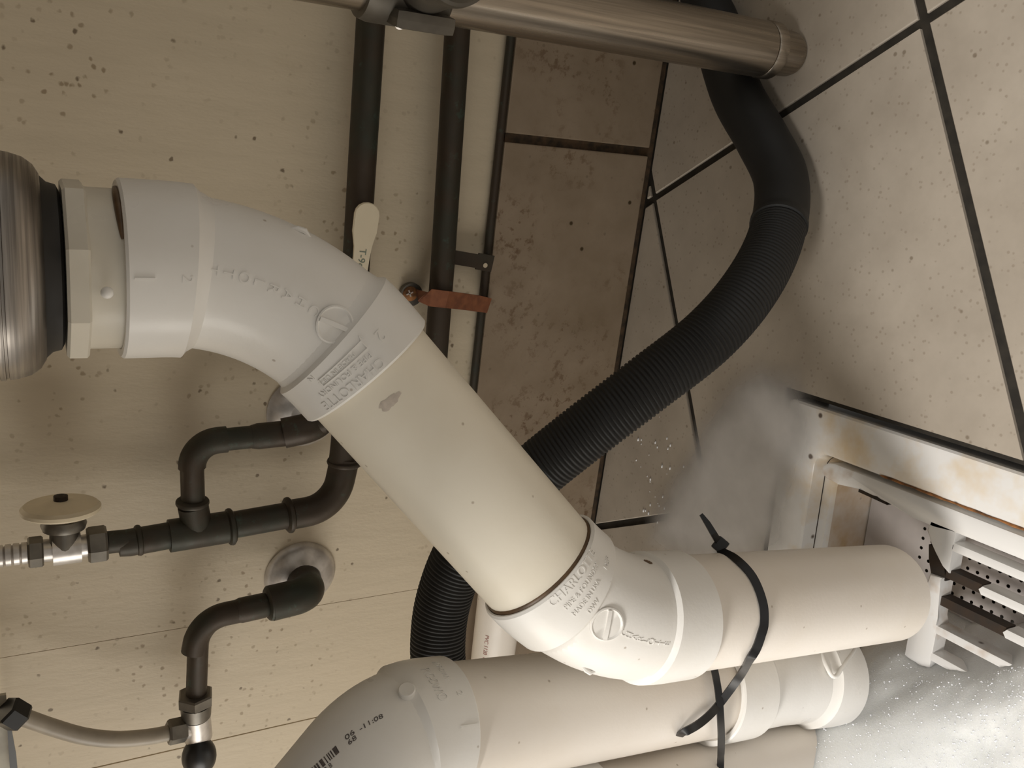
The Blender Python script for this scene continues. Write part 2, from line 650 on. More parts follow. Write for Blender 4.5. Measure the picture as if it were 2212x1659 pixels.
bm = bmesh.new()
fx0, fx1, fy0, fy1 = -1.7, 1.2, -1.7, 0.0012
outer = [(fx0, fy0), (fx1, fy0), (fx1, fy1), (fx0, fy1)]
hole = [sk(-0.004, -0.004), sk(SINK + 0.004, -0.004), sk(SINK + 0.004, SINK + 0.004), sk(-0.004, SINK + 0.004)]
def outside_pieces(poly, sq):
    """the parts of poly outside a convex counter-clockwise or clockwise square"""
    area = sum(sq[i][0] * sq[(i + 1) % 4][1] - sq[(i + 1) % 4][0] * sq[i][1] for i in range(4))
    if area < 0:
        sq = sq[::-1]
    pieces = []
    rest = poly
    for i in range(4):
        a, b = sq[i], sq[(i + 1) % 4]
        nx, ny = b[1] - a[1], -(b[0] - a[0])      # outward normal
        d = nx * a[0] + ny * a[1]
        out = clip_poly(rest, -nx, -ny, -d)
        if len(out) >= 3:
            pieces.append(out)
        rest = clip_poly(rest, nx, ny, d)
        if len(rest) < 3:
            rest = []
            break
    return pieces, rest
pieces, _ = outside_pieces(outer, hole)
for pc in pieces:
    prism(pc, -0.05, -0.0025, bm)
floor = structure(mk('floor', bm, M['grout'], smooth=False))

ORG = V((-0.0667, -0.0150))
TH = math.radians(59.30)
ta = V((math.cos(TH), -math.sin(TH)))
td = V((-math.sin(TH), -math.cos(TH)))
PITCH, JOINT = 0.3045, 0.0036
sq_hole = [sk(-0.0075, -0.0075), sk(SINK + 0.0075, -0.0075), sk(SINK + 0.0075, SINK + 0.0075), sk(-0.0075, SINK + 0.0075)]
def area2(p):
    return abs(sum(p[i][0] * p[(i + 1) % len(p)][1] - p[(i + 1) % len(p)][0] * p[i][1] for i in range(len(p)))) / 2
for i in range(-7, 9):
    for j in range(-7, 9):
        c0 = ORG + ta * (PITCH * i) + td * (PITCH * j)
        poly = []
        for da, dd in ((0, 0), (1, 0), (1, 1), (0, 1)):
            q = c0 + ta * (PITCH * da + (JOINT if da == 0 else -JOINT)) + td * (PITCH * dd + (JOINT if dd == 0 else -JOINT))
            poly.append((q.x, q.y))
        for nx, ny, d in ((0, 1, -0.0045), (0, -1, 1.69), (-1, 0, 1.69), (1, 0, 1.19)):
            poly = clip_poly(poly, nx, ny, d)
            if len(poly) < 3:
                break
        if len(poly) < 3 or area2(poly) < 1e-5:
            continue
        pieces, rest = outside_pieces(poly, sq_hole)
        bm = bmesh.new()
        if not rest:
            prism(poly, -0.004, 0.0, bm, 0.0009)
        else:
            for pc in pieces:
                if area2(pc) > 1e-5:
                    prism(pc, -0.004, 0.0, bm)
        if len(bm.faces):
            mk('tile', bm, M['floor_tile'], floor, smooth=False)
        else:
            bm.free()

# ------------------------------------------------------------------ floor sink and its grate
fs = thing('floor_sink', 'white enamelled square floor sink set in the tiles, brown stained inside', 'floor sink')
def sink_ring(u_in0, u_in1, z_top, z_bot, inset, bm=None):
    bm = bm or bmesh.new()
    A = [sk(u_in0, u_in0), sk(SINK - u_in0, u_in0), sk(SINK - u_in0, SINK - u_in0), sk(u_in0, SINK - u_in0)]
    B = [sk(u_in1, u_in1), sk(SINK - u_in1, u_in1), sk(SINK - u_in1, SINK - u_in1), sk(u_in1, SINK - u_in1)]
    return A, B
def rounded(off, rad, n=5):
    """square of the sink inset by off with rounded corners, as (u, v)"""
    lo, hi = off, SINK - off
    pts = []
    for cu, cv, a0 in ((lo + rad, lo + rad, PI), (hi - rad, lo + rad, 1.5 * PI), (hi - rad, hi - rad, 0), (lo + rad, hi - rad, 0.5 * PI)):
        for k in range(n + 1):
            a = a0 + 0.5 * PI * k / n
            pts.append((cu + rad * math.cos(a), cv + rad * math.sin(a)))
    return pts
def loft(levels, bm=None, close_last=False):
    bm = bm or bmesh.new()
    rings = []
    for pts, z in levels:
        rings.append([bm.verts.new((*sk(u, v), z)) for u, v in pts])
    for A, B in zip(rings, rings[1:]):
        n = len(A)
        for k in range(n):
            bm.faces.new((A[k], A[(k + 1) % n], B[(k + 1) % n], B[k]))
    if close_last:
        bm.faces.new(rings[-1])
    return bm
bm = loft([(rounded(0.0, 0.006), -0.05), (rounded(0.0, 0.006), 0.0005), (rounded(0.0015, 0.006), 0.0022), (rounded(0.032, 0.010), 0.0025), (rounded(0.0345, 0.012), 0.0005), (rounded(0.036, 0.012), -0.006), (rounded(0.0365, 0.012), -0.0115), (rounded(0.044, 0.014), -0.0120), (rounded(0.046, 0.016), -0.016)])
mk('rim', bm, M['rim_enamel'], fs)
bm = loft([(rounded(0.046, 0.016), -0.016), (rounded(0.050, 0.02), -0.080), (rounded(0.056, 0.022), -0.20)], close_last=True)
o = mk('basin', bm, M['basin_enamel'], fs)
o['label'] = 'brown stained basin wall'
# perforated basket plate with real holes
bm = bmesh.new()
pitch, hr = 0.0078, 0.0014
u0, v0, nu, nv = 0.100, 0.058, 19, 24
for a in range(nu):
    for b in range(nv):
        cu, cv = u0 + pitch * a, v0 + pitch * b
        h = pitch / 2
        cor = [(cu - h, cv - h), (cu + h, cv - h), (cu + h, cv + h), (cu - h, cv + h)]
        ring = [(cu + hr * math.cos(PI * (1.25 + 0.25 * k)), cv + hr * math.sin(PI * (1.25 + 0.25 * k))) for k in range(8)]
        C4 = [bm.verts.new((*sk(*q), -0.055)) for q in cor]
        R8 = [bm.verts.new((*sk(*q), -0.055)) for q in ring]
        for k in range(4):
            bm.faces.new((C4[k], C4[(k + 1) % 4], R8[(2 * k + 2) % 8], R8[2 * k + 1], R8[2 * k]))
bmesh.ops.remove_doubles(bm, verts=bm.verts, dist=1e-5)
ue0, ue1, ve0, ve1 = u0 - pitch / 2, u0 + pitch * (nu - 0.5), v0 - pitch / 2, v0 + pitch * (nv - 0.5)
for q in (((0.0495, 0.0495), (ue0, 0.0495), (ue0, SINK - 0.0495), (0.0495, SINK - 0.0495)), ((ue1, 0.0495), (SINK - 0.0495, 0.0495), (SINK - 0.0495, SINK - 0.0495), (ue1, SINK - 0.0495)), ((ue0, 0.0495), (ue1, 0.0495), (ue1, ve0), (ue0, ve0)), ((ue0, ve1), (ue1, ve1), (ue1, SINK - 0.0495), (ue0, SINK - 0.0495))):
    bm.faces.new([bm.verts.new((*sk(*w), -0.055)) for w in q])
o = mk('basket', bm, M['basket'], fs, smooth=False)
o['label'] = 'grey perforated basket with small round holes'
# dark seam and rust line in the gap between rim and grate
sp = [(*sk(*q), -0.0112) for q in rounded(0.0362, 0.012)]
bm = sweep(sp + [sp[0]], 0.0006, 8)
o = mk('seam', bm, M['iron'], fs)
o['label'] = 'thin dark seam under the inner edge of the rim'
bm = bmesh.new()
rp = []
for k in range(41):
    u_ = 0.095 + (0.27 - 0.095) * k / 40
    rp.append((*sk(u_, 0.0342 + 0.0002 * math.sin(k * 1.7)), 0.0016))
bm = sweep(rp, [0.0002] + [0.0009 + 0.0002 * math.sin(k * 0.9) for k in range(39)] + [0.0002], 8)
o = mk('rust_line', bm, M['rust'], fs)
o['label'] = 'orange rust line along the inner edge of the rim'

gr = thing('sink_grate', 'white enamelled slotted grate with chipped rusty bars on the floor sink', 'grate')
GZ0, GZ1 = -0.0115, 0.0008
def slab(pts, z0, z1, mat, name, parent, bev=0.0016):
    b = prism([sk(u, v) for u, v in pts], z0, z1)
    ed = [e for e in b.edges if all(abs(v.co.z - z1) < 1e-6 for v in e.verts)]
    if bev:
        bmesh.ops.bevel(b, geom=ed, offset=bev, segments=2, profile=0.6, affect='EDGES')
    return mk(name, b, mat, parent, angle=50)
# right rail from the rounded rear end forward; its inner edge is chipped
slab([(0.043, 0.0445), (0.047, 0.0405), (0.054, 0.039), (0.262, 0.039), (0.262, 0.0535), (0.157, 0.0535), (0.144, 0.0555), (0.128, 0.0555), (0.112, 0.0530), (0.098, 0.0520), (0.092, 0.0495), (0.084, 0.0490), (0.080, 0.0510), (0.060, 0.0535), (0.048, 0.0530), (0.043, 0.050)], GZ0, GZ1, M['enamel'], 'side_rail', gr)
slab([(0.078, 0.0500), (0.084, 0.0478), (0.092, 0.0482), (0.100, 0.0515), (0.104, 0.0545), (0.092, 0.0540), (0.078, 0.0535)], GZ0, GZ1 - 0.0012, M['iron'], 'bare_patch', gr, 0)['label'] = 'dark chipped patch of bare iron'
slab([(0.043, 0.2660), (0.262, 0.2660), (0.262, 0.2515), (0.050, 0.2515)], GZ0, GZ1, M['enamel'], 'side_rail', gr)
slab([(0.262, 0.039), (0.266, 0.039), (0.266, 0.266), (0.262, 0.266)], GZ0, GZ1, M['enamel'], 'front_rail', gr, 0)
# spine: white, broken beside the pipe, then going on
slab([(0.140, 0.052), (0.160, 0.052), (0.160, 0.0625), (0.1605, 0.083), (0.155, 0.0800), (0.149, 0.073), (0.143, 0.066), (0.139, 0.060)], GZ0, GZ1, M['enamel'], 'spine', gr, 0.0012)
slab([(0.141, 0.070), (0.149, 0.072), (0.155, 0.080), (0.158, 0.090), (0.147, 0.090), (0.143, 0.080)], GZ0, GZ1 - 0.002, M['iron'], 'broken_edge', gr, 0)['label'] = 'dark broken iron edge'
slab([(0.1470, 0.089), (0.1570, 0.088), (0.1575, 0.117), (0.1600, 0.122), (0.1600, 0.252), (0.140, 0.252), (0.140, 0.140), (0.1420, 0.118), (0.1460, 0.100)], GZ0, GZ1, M['enamel'], 'spine', gr, 0.0014)
for k in range(9):
    vc = 0.0640 + 0.0204 * k
    hw = 0.0032
    cut = {1: 0.183, 2: 0.204}.get(k)
    if cut:
        slab([(0.157, vc - hw), (cut, vc - hw), (cut, vc + hw), (0.157, vc + hw)], GZ0, GZ1 - 0.0022, M['iron'], 'bare_bar', gr, 0)['label'] = 'bar end with the enamel gone, dark iron'
        slab([(cut + 0.0015, vc - hw), (0.263, vc - hw), (0.263, vc + hw), (cut + 0.0015, vc + hw), (cut - 0.001, vc)], GZ0, GZ1, M['enamel'], 'bar', gr, 0.0016)
    else:
        slab([(0.158, vc - hw), (0.263, vc - hw), (0.263, vc + hw), (0.158, vc + hw)], GZ0, GZ1, M['enamel'], 'bar', gr, 0.0016)

# ------------------------------------------------------------------ painted-over tarnished pipes along the wall
def run(name, pts, r, mat, parent, rad=0.02, seg=20):
    return mk(name, sweep(fillet(pts, rad) if len(pts) > 2 else pts, r, seg), mat, parent)

def collar(name, p, axis, r, length, mat, parent, seg=20, bead=0.0012):
    a = V(axis).normalized()
    h = length / 2
    return mk(name, lathe(V(p) - a * h, a, [(0, r - bead), (length * 0.15, r), (length * 0.85, r), (length, r - bead)], seg), mat, parent)

def ring_bead(name, p, axis, r, mat, parent):
    a = V(axis).normalized()
    return mk(name, lathe(V(p) - a * 0.003, a, [(0, r - 0.002), (0.0015, r), (0.003, r + 0.0004), (0.0045, r), (0.006, r - 0.002)], 20), mat, parent)

# upper supply run: along the wall, up through a tee to a stop valve
up = thing('copper_pipe', 'tarnished copper pipe along the wall rising through a tee to the oval handled valve', 'pipe')
OFF = 0.028
pA = V((0.0786, -0.0260, 0.3014))
pB = V((-0.1312, -0.0300, 0.3018))
pC = V((-0.3023, -0.0360, 0.3045))
pD = V((-0.3472, -0.0420, 0.3116))
pT = V((-0.3537, -0.0460, 0.4302))
pE = V((-0.3528, -0.0480, 0.4927))
mk('pipe', sweep(fillet([pA, pB, pC, pD, pT.lerp(pD, 0.02)], [0.3, 0.3, 0.034], 14), 0.0112, 24), M['copper'], up)
ring_bead('solder_ring', V((-0.3081, -0.0360, 0.3029)), pC - pB, 0.0148, M['copper'], up)
d = (pT - pD).normalized()
mk('elbow', sweep(fillet([V((-0.3046, -0.0360, 0.3027)), pD, pD + d * 0.042], 0.032, 14), 0.0128, 24), M['copper'], up)
ring_bead('solder_ring', pD + d * 0.040, d, 0.0152, M['copper'], up)
ring_bead('solder_ring', V((-0.3532, -0.0450, 0.4000)), d, 0.0152, M['copper'], up)
pT0 = V((-0.3543, -0.0460, 0.4256))
tee = sweep([V((-0.3529, -0.0450, 0.3992)), V((-0.3545, -0.0460, 0.4478))], 0.0132, 24)
sweep([pT0, V((-0.3304, -0.0450, 0.4296))], 0.0118, 22, bm=tee)
mk('tee', tee, M['copper'], up)
mk('pipe', sweep([V((-0.3544, -0.0460, 0.4461)), pE], 0.0088, 20), M['copper'], up)
collar('coupling', V((-0.3549, -0.0460, 0.4599)), d, 0.0108, 0.05, M['copper'], up)
ring_bead('solder_ring', V((-0.3551, -0.0460, 0.4701)), d, 0.0120, M['copper'], up)
ring_bead('solder_ring', V((-0.3275, -0.0450, 0.4300)), V((1, 0, 0.0)), 0.0126, M['copper'], up)
brA = V((-0.3275, -0.0450, 0.4296))
brB = V((-0.2769, -0.0440, 0.4313))
brC = V((-0.2737, -0.0460, 0.3645))
brD = V((-0.2634, -0.0520, 0.3282))
mk('branch_pipe', sweep(fillet([brA, brB, brC, brD], [0.024, 0.05], 12), 0.0092, 20), M['copper'], up)
mk('elbow', sweep(fillet([V((-0.2973, -0.0450, 0.4306)), brB, V((-0.2754, -0.0450, 0.4045))], 0.024, 12), 0.0106, 20), M['copper'], up)
collar('coupling', V((-0.2738, -0.0460, 0.3682)), brC - brB, 0.0106, 0.035, M['copper'], up)
# the wall stub behind the branch
mk('wall_elbow', sweep(fillet([V((-0.2728, -0.0470, 0.3602)), V((-0.2664, -0.0520, 0.3320)), V((-0.2624, -0.0200, 0.3187)), V((-0.2676, 0.0040, 0.3154))], [0.02, 0.02], 10), 0.0125, 22), M['copper'], up)

esc = thing('escutcheon', 'round chrome wall plate half hidden behind the big white fitting', 'wall plate')
EP = V((-0.2741, 0.0050, 0.3293))
mk('flange', lathe(EP, (0, -1, 0), [(0, 0.0325), (0.002, 0.0325), (0.007, 0.028), (0.010, 0.018), (0.011, 0.0135), (0.0105, 0.0128)], 40), M['chrome'], esc)

low = thing('copper_pipe', 'dark tarnished copper pipe running low along the wall above the tiles', 'pipe')
mk('pipe', sweep([V((0.0874, -0.0220, 0.2282)), V((-0.1307, -0.0220, 0.2209)), V((-0.2766, -0.0220, 0.2177))], 0.0105, 24), M['copper'], low)

trim = thing('copper_tube', 'thin greenish tube lying on the top edge of the wall tiles', 'tube')
mk('tube', sweep([V((0.35, -0.0005, 0.1675)), V((-0.05, -0.0005, 0.1672)), V((-0.40, -0.0005, 0.1668))], 0.0036, 14), M['copper'], trim)

# pipe hanger straps
hs = thing('pipe_strap', 'bare copper pipe strap screwed to the wall over the low pipe', 'pipe strap')
def ribbon(pts, widths, thick, nrm, wdir=None):
    """flat strip through pts, width across, thickness along nrm"""
    bm = bmesh.new()
    pts = [V(p) for p in pts]
    rings = []
    for i, p in enumerate(pts):
        t = (pts[min(i + 1, len(pts) - 1)] - pts[max(i - 1, 0)]).normalized()
        n = nrm[i] if isinstance(nrm, list) else V(nrm)
        n = (n - t * n.dot(t)).normalized()
        b = t.cross(n)
        w = widths[i] if isinstance(widths, (list, tuple)) else widths
        rings.append([bm.verts.new(p + b * (w / 2) * sx + n * (thick / 2) * sy) for sx, sy in ((-1, -1), (1, -1), (1, 1), (-1, 1))])
    for A, B in zip(rings, rings[1:]):
        for k in range(4):
            bm.faces.new((A[k], A[(k + 1) % 4], B[(k + 1) % 4], B[k]))
    bm.faces.new(rings[0])
    bm.faces.new(rings[-1])
    return bm
mk('band', ribbon([V((-0.1663, 0.0010, 0.2454)), V((-0.1678, -0.0010, 0.2314)), V((-0.1622, -0.0300, 0.2383)), V((-0.1618, -0.0350, 0.2352)), V((-0.1634, -0.0350, 0.2198)), V((-0.1677, -0.0240, 0.1986)), V((-0.1724, -0.0130, 0.1770)), V((-0.1759, -0.0060, 0.1626))], [0.013, 0.014, 0.014, 0.015, 0.015, 0.015, 0.015, 0.014], 0.0014, (0, -1, 0)), M['bare_copper'], hs, smooth=False)
mk('washer', lathe(V((-0.1671, 0.0030, 0.2387)), (0, -1, 0), [(0, 0.0105), (0.005, 0.0105), (0.0055, 0.009)], 20), M['nickel'], hs)
sc = mk('screw', lathe(V((-0.1659, -0.0020, 0.2408)), (0, -1, 0), [(0, 0.0068), (0.0022, 0.0066), (0.0040, 0.0046), (0.0046, 0.0)], 18), M['rust'], hs)
P0 = V((-0.1649, -0.0065, 0.2427))
cr = box((-0.0032, -0.0006, -0.0004), (0.0032, 0.0006, 0.0004))
box((-0.0006, -0.0032, -0.0004), (0.0006, 0.0032, 0.0004), cr)
mk('cross_slot', xform(cr, frame(P0, (1, 0, 0.4), (0, -1, 0))), M['chrome'], sc, smooth=False)
h2 = thing('pipe_strap', 'small dark tarnished bracket with a hole between low pipe and tile edge', 'pipe strap')
pr = bmesh.new()
prism([(-0.022, -0.0062), (0.006, -0.0062), (0.006, -0.0075), (0.022, -0.0075), (0.022, 0.0075), (0.006, 0.0075), (0.006, 0.0062), (-0.022, 0.0062)], -0.001, 0.001, pr)
mk('plate', xform(pr, frame(V((-0.1333, -0.0090, 0.1871)), V((-0.1355, -0.0090, 0.1719)) - V((-0.1316, -0.0090, 0.2024)), (0, -1, 0))), M['copper'], h2, smooth=False)
mk('hole', lathe(V((-0.1374, -0.0102, 0.1732)), (0, -1, 0), [(0, 0.0022), (0.0006, 0.0022)], 14), M['wall'], h2)['label'] = 'round hole showing the pale wall behind'

# plastic strip hung in front of the upper pipe
tg = thing('plastic_tag', 'cream plastic strip with rounded end and green lettering in front of the pipe', 'tag')
tp, tq = V((-0.0941, -0.0460, 0.3017)), V((-0.1584, -0.0460, 0.3061))
ax = (tq - tp).normalized()
side = V((0, -1, 0)).cross(ax).normalized()
out = []
for k in range(9):
    a = PI * k / 8
    out.append((-0.0095 * math.sin(a) - 0.002 if True else 0, 0.0103 * math.cos(a)))
prof = [(0.012, -0.0100), (0.024, -0.0072), (0.034, -0.0066), (0.075, -0.0062), (0.075, 0.0062), (0.034, 0.0066), (0.024, 0.0072), (0.012, 0.0100)]
poly = [(x_, y_) for x_, y_ in out] + prof
bmt = prism(poly, 0.0, 0.0022)
bmesh.ops.bevel(bmt, geom=[e for e in bmt.edges if all(v.co.z > 0.002 for v in e.verts)], offset=0.0006, segments=2, affect='EDGES')
TF = frame(tp, ax, V((0, -1, 0)))
mk('strip', xform(bmt, TF), M['tag'], tg, angle=50)
tx = text_mesh('T-9ozer', 0.0082, 0.00015)
xform(tx, Matrix.Translation((0.0385, 0.0000, 0.0023)))
mk('lettering', xform(tx, TF), M['green_ink'], tg, smooth=False)['label'] = 'green lettering'
mk('clip', ribbon([V((-0.1474, -0.0440, 0.3046)), V((-0.1511, -0.0300, 0.2925)), V((-0.1554, -0.0140, 0.2882))], 0.008, 0.0014, (1, 0, 0)), M['tag'], tg, smooth=False)

# ------------------------------------------------------------------ stop valve with the oval handle
sv = thing('shutoff_valve', 'chrome shutoff valve with yellowed round handle and braided hose at left edge', 'valve')
def hexnut(p0, p1, r, mat, parent, name='nut', ref=None):
    a = (V(p1) - V(p0))
    L = a.length
    b = sweep_axis(V(p0), a.normalized(), [(0, r * 0.90), (L * 0.12, r), (L * 0.88, r), (L, r * 0.90)], 6, ref=ref)
    return mk(name, b, mat, parent, smooth=False)
hexnut(V((-0.3528, -0.0480, 0.4927)), V((-0.3532, -0.0480, 0.5069)), 0.0138, M['nickel'], sv, 'compression_nut', ref=(0, -1, 0.3))
v0, v1 = V((-0.3531, -0.0480, 0.5047)), V((-0.3535, -0.0480, 0.5369))
mk('body', sweep([v0, v0.lerp(v1, 0.16), v0.lerp(v1, 0.20), v0.lerp(v1, 0.2), v0.lerp(v1, 0.8), v0.lerp(v1, 0.8), v1], [0.0085, 0.0085, 0.0085, 0.0122, 0.0122, 0.0085, 0.0085], 24), M['chrome'], sv)
vm = V((-0.3530, -0.0500, 0.5222))
ve = toward_eye(vm)
hx = V((1, 0, 0)) - ve * ve.x
hx = (hx.normalized() * 0.93 + ve * 0.36).normalized()
mk('bonnet', lathe(vm, hx, [(0, 0.0100), (0.016, 0.0100), (0.016, 0.0145), (0.020, 0.0158), (0.024, 0.0145), (0.024, 0.007), (0.038, 0.007)], 28), M['nickel'], sv)
hp = V((-0.3154, -0.0600, 0.5239))
hd = mk('handle', lathe(hp - hx * 0.003, hx, [(0, 0.010), (0.0005, 0.024), (0.0025, 0.0268), (0.005, 0.0268), (0.0072, 0.0245), (0.0076, 0.014), (0.0100, 0.0075), (0.0105, 0.0)], 40), M['handle'], sv)
hd['label'] = 'yellowed translucent round handle'
mk('screw', lathe(hp + hx * 0.0065, hx, [(0, 0.0048), (0.0042, 0.0048), (0.0048, 0.0030), (0.0036, 0.0)], 18), M['iron'], hd)
hexnut(V((-0.3536, -0.0480, 0.5363)), V((-0.3536, -0.0480, 0.5466)), 0.0115, M['nickel'], sv, 'hose_nut', ref=(0, -1, 0.3))
q0, q1 = V((-0.3536, -0.0480, 0.5460)), V((-0.3539, -0.0480, 0.5988))
qs = []
rr = []
nq = 60
for k in range(nq + 1):
    qs.append(q0.lerp(q1, k / nq))
    rr.append(0.0082 if (k % 6) else 0.0066)
mk('braided_hose', sweep(qs, rr, 18), M['chrome'], sv)

# ------------------------------------------------------------------ lower stop valve with curved supply tube
lp = thing('copper_pipe', 'short tarnished copper pipe bent out of the lower chrome wall plate', 'pipe')
a0, a1, a2, a3, a4 = V((-0.4383, 0.0040, 0.3232)), V((-0.4332, -0.0400, 0.3306)), V((-0.4355, -0.0460, 0.4240)), V((-0.4587, -0.0480, 0.4289)), V((-0.5063, -0.0500, 0.4261))
mk('pipe', sweep(fillet([a1.lerp(a2, 0.12), a2, a4], 0.026, 14), 0.0086, 20), M['copper'], lp)
mk('elbow', sweep(fillet([V((-0.4346, -0.0440, 0.3856)), a2, V((-0.4647, -0.0480, 0.4285))], 0.026, 14), 0.0100, 20), M['copper'], lp)
mk('wall_elbow', sweep(fillet([a0, V((-0.4303, -0.0420, 0.3296)), V((-0.4329, -0.0430, 0.3637))], 0.016, 12), [0.0155] * 14 + [0.0155], 24), M['copper'], lp)
ring_bead('solder_ring', V((-0.4327, -0.0430, 0.3645)), a2 - a1, 0.0150, M['copper'], lp)
collar('coupling', V((-0.4339, -0.0440, 0.3798)), a2 - a1, 0.0108, 0.028, M['copper'], lp)
es2 = thing('escutcheon', 'round chrome wall plate with a dark pipe bend in its middle', 'wall plate')
mk('flange', lathe(V((-0.4372, 0.0050, 0.3248)), (0, -1, 0), [(0, 0.0335), (0.002, 0.0335), (0.008, 0.029), (0.012, 0.021), (0.014, 0.0165), (0.0135, 0.0158)], 40), M['chrome'], es2)

lv = thing('shutoff_valve', 'chrome stop valve with oval black knob at bottom left feeding the curved tube', 'valve')
c0, c1, c2, c3 = V((-0.5047, -0.0500, 0.4269)), V((-0.5290, -0.0500, 0.4259)), V((-0.5507, -0.0500, 0.4241)), V((-0.5577, -0.0500, 0.4233))
hexnut(c0, c0.lerp(c1, 0.45), 0.0152, M['nickel'], lv, 'compression_nut', ref=(0, -1, 0.2))
mk('sleeve', sweep([c0.lerp(c1, 0.45), c0.lerp(c1, 0.96), c1], [0.0130, 0.0122, 0.0108], 28), M['nickel'], lv)
mk('body', sweep([c1, c1, c2, c2], [0.0095, 0.0118, 0.0118, 0.0095], 28), M['chrome'], lv)
kn = (c2 - c1).normalized()
kb = V((-0.5500, -0.0540, 0.4240))
bm = bmesh.new()
bmesh.ops.create_uvsphere(bm, u_segments=28, v_segments=16, radius=1.0)
xform(bm, Matrix.Diagonal((0.0145, 0.0185, 0.0130, 1)))
mk('knob', xform(bm, frame(V((-0.5647, -0.0580, 0.4245)), (0, 0, 1), (0, -0.8, 0.2))), M['black'], lv)
mk('stem', sweep([c2, V((-0.5620, -0.0560, 0.4242))], [0.0095, 0.0080], 20), M['chrome'], lv)
o0, o1 = V((-0.5376, -0.0520, 0.4292)), V((-0.5361, -0.0540, 0.4497))
hexnut(o0.lerp(o1, 0.28), o1, 0.0108, M['nickel'], lv, 'outlet_nut', ref=(0, -1, 0.3))
mk('outlet', sweep([V((-0.5397, -0.0500, 0.4254)), o0.lerp(o1, 0.4)], [0.0085, 0.0085], 20), M['chrome'], lv)

st = thing('supply_tube', 'sagging grey plastic supply tube from the lower valve to a black nut', 'supply tube')
mk('tube', sweep(spline([V((-0.5367, -0.0540, 0.4460)), V((-0.5344, -0.0560, 0.4653)), V((-0.5282, -0.0580, 0.4903)), V((-0.5167, -0.0600, 0.5141)), V((-0.5017, -0.0600, 0.5367)), V((-0.4864, -0.0600, 0.5567)), V((-0.4794, -0.0600, 0.5657))], 8), 0.0066, 20), M['tube'], st)
hexnut(V((-0.4890, -0.0600, 0.5565)), V((-0.4773, -0.0600, 0.5671)), 0.0118, M['black'], st, 'nut', ref=(0, -1, 0.5))
wt = thing('black_strap', 'thin black tapered strap hanging beside the black nut', 'strap')
mk('strip', ribbon([V((-0.4866, -0.0620, 0.5648)), V((-0.5011, -0.0620, 0.5645)), V((-0.5185, -0.0620, 0.5637)), V((-0.5450, -0.0620, 0.5633))], [0.0022, 0.0034, 0.0048, 0.0054], 0.0016, (0, -1, 0)), M['black'], wt, smooth=False)
ps = thing('metal_bracket', 'pale grey metal strip at the left edge beside the black strap', 'bracket')
mk('plate', ribbon([V((-0.4707, -0.0500, 0.5690)), V((-0.5046, -0.0500, 0.5697)), V((-0.5573, -0.0500, 0.5705))], [0.006, 0.009, 0.009], 0.003, (0, -1, 0)), M['pale_metal'], ps, smooth=False)

# ------------------------------------------------------------------ stainless leg with brace clamp and bullet foot
lg = thing('table_leg', 'brushed stainless tubular sink leg with clamp and bullet foot', 'leg')
LX, LY = 0.066, -0.163
mk('tube', lathe((LX, LY, 0.034), (0, 0, 1), [(0, 0.0190), (0.0015, 0.02065), (0.5685, 0.02065)], 48), M['steel'], lg)
mk('foot_collar', lathe((LX, LY, 0.024), (0, 0, 1), [(0, 0.0190), (0.001, 0.0212), (0.009, 0.0214), (0.0105, 0.0205)], 48), M['steel'], lg)
mk('foot', lathe((LX, LY, 0.0), (0, 0, 1), [(0, 0.0125), (0.001, 0.0150), (0.006, 0.0168), (0.024, 0.0172), (0.026, 0.0150)], 40), M['steel'], lg)
mk('clamp_collar', lathe((LX, LY, 0.305), (0, 0, 1), [(0, 0.0245), (0.002, 0.0262), (0.046, 0.0262), (0.052, 0.0245)], 40), M['cast'], lg)
sock = sweep_axis(V((LX, LY - 0.012, 0.324)), V((0.12, -1, 0)).normalized(), [(0, 0.0195), (0.046, 0.0195), (0.0475, 0.0222), (0.0535, 0.0222), (0.055, 0.0205), (0.055, 0.0172), (0.045, 0.0172)], 40)
mk('brace_socket', sock, M['cast'], lg)
mk('brace_tube', sweep([V((LX, LY - 0.03, 0.324)), V((LX + 0.06, LY - 0.53, 0.324))], 0.0162, 32), M['steel'], lg)
ear = box((-0.0195, -0.0058, -0.014), (0.0195, 0.0058, 0.014), bevel=0.0056)
mk('clamp_ear', xform(ear, frame(V((0.0451, -0.1769, 0.3234)), (0, 0, -1), (0.2, 1, 0))), M['cast'], lg)
ss = V((0.0426, -0.1798, 0.3366))
n_ = toward_eye(ss)
st_ = mk('set_screw', lathe(ss - n_ * 0.004, n_ + V((-0.5, 0, 0)), [(0, 0.0030), (0.006, 0.0030), (0.0062, 0.0016), (0.003, 0.0016)], 16), M['chrome'], lg)

# ------------------------------------------------------------------ black corrugated hose
hz = thing('drain_hose', 'thick black hose with smooth cuff and corrugated length curving over the floor', 'hose')
hpts = [(0.30, -0.040, 0.0215), (0.20, -0.045, 0.0215), (0.1158, -0.0583, 0.0157), (0.0850, -0.0858, 0.0184), (0.0338, -0.1322, 0.0243), (0.0003, -0.1696, 0.0221), (-0.0285, -0.2021, 0.0254), (-0.0630, -0.2368, 0.0536), (-0.0963, -0.2640, 0.0939), (-0.1305, -0.2737, 0.1336), (-0.1674, -0.2676, 0.1770), (-0.2034, -0.2545, 0.2112), (-0.2379, -0.2399, 0.2388), (-0.2732, -0.2263, 0.2630), (-0.3081, -0.2184, 0.2771), (-0.3446, -0.2150, 0.2845), (-0.3755, -0.2175, 0.2866), (-0.4007, -0.2246, 0.2857), (-0.4290, -0.2414, 0.2847), (-0.4629, -0.2608, 0.2825), (-0.5064, -0.2794, 0.2771)]
hpath = Path(spline(hpts, 10))
sc0 = hpath.near((-0.0513, -0.2247, 0.0402)) + 0.014
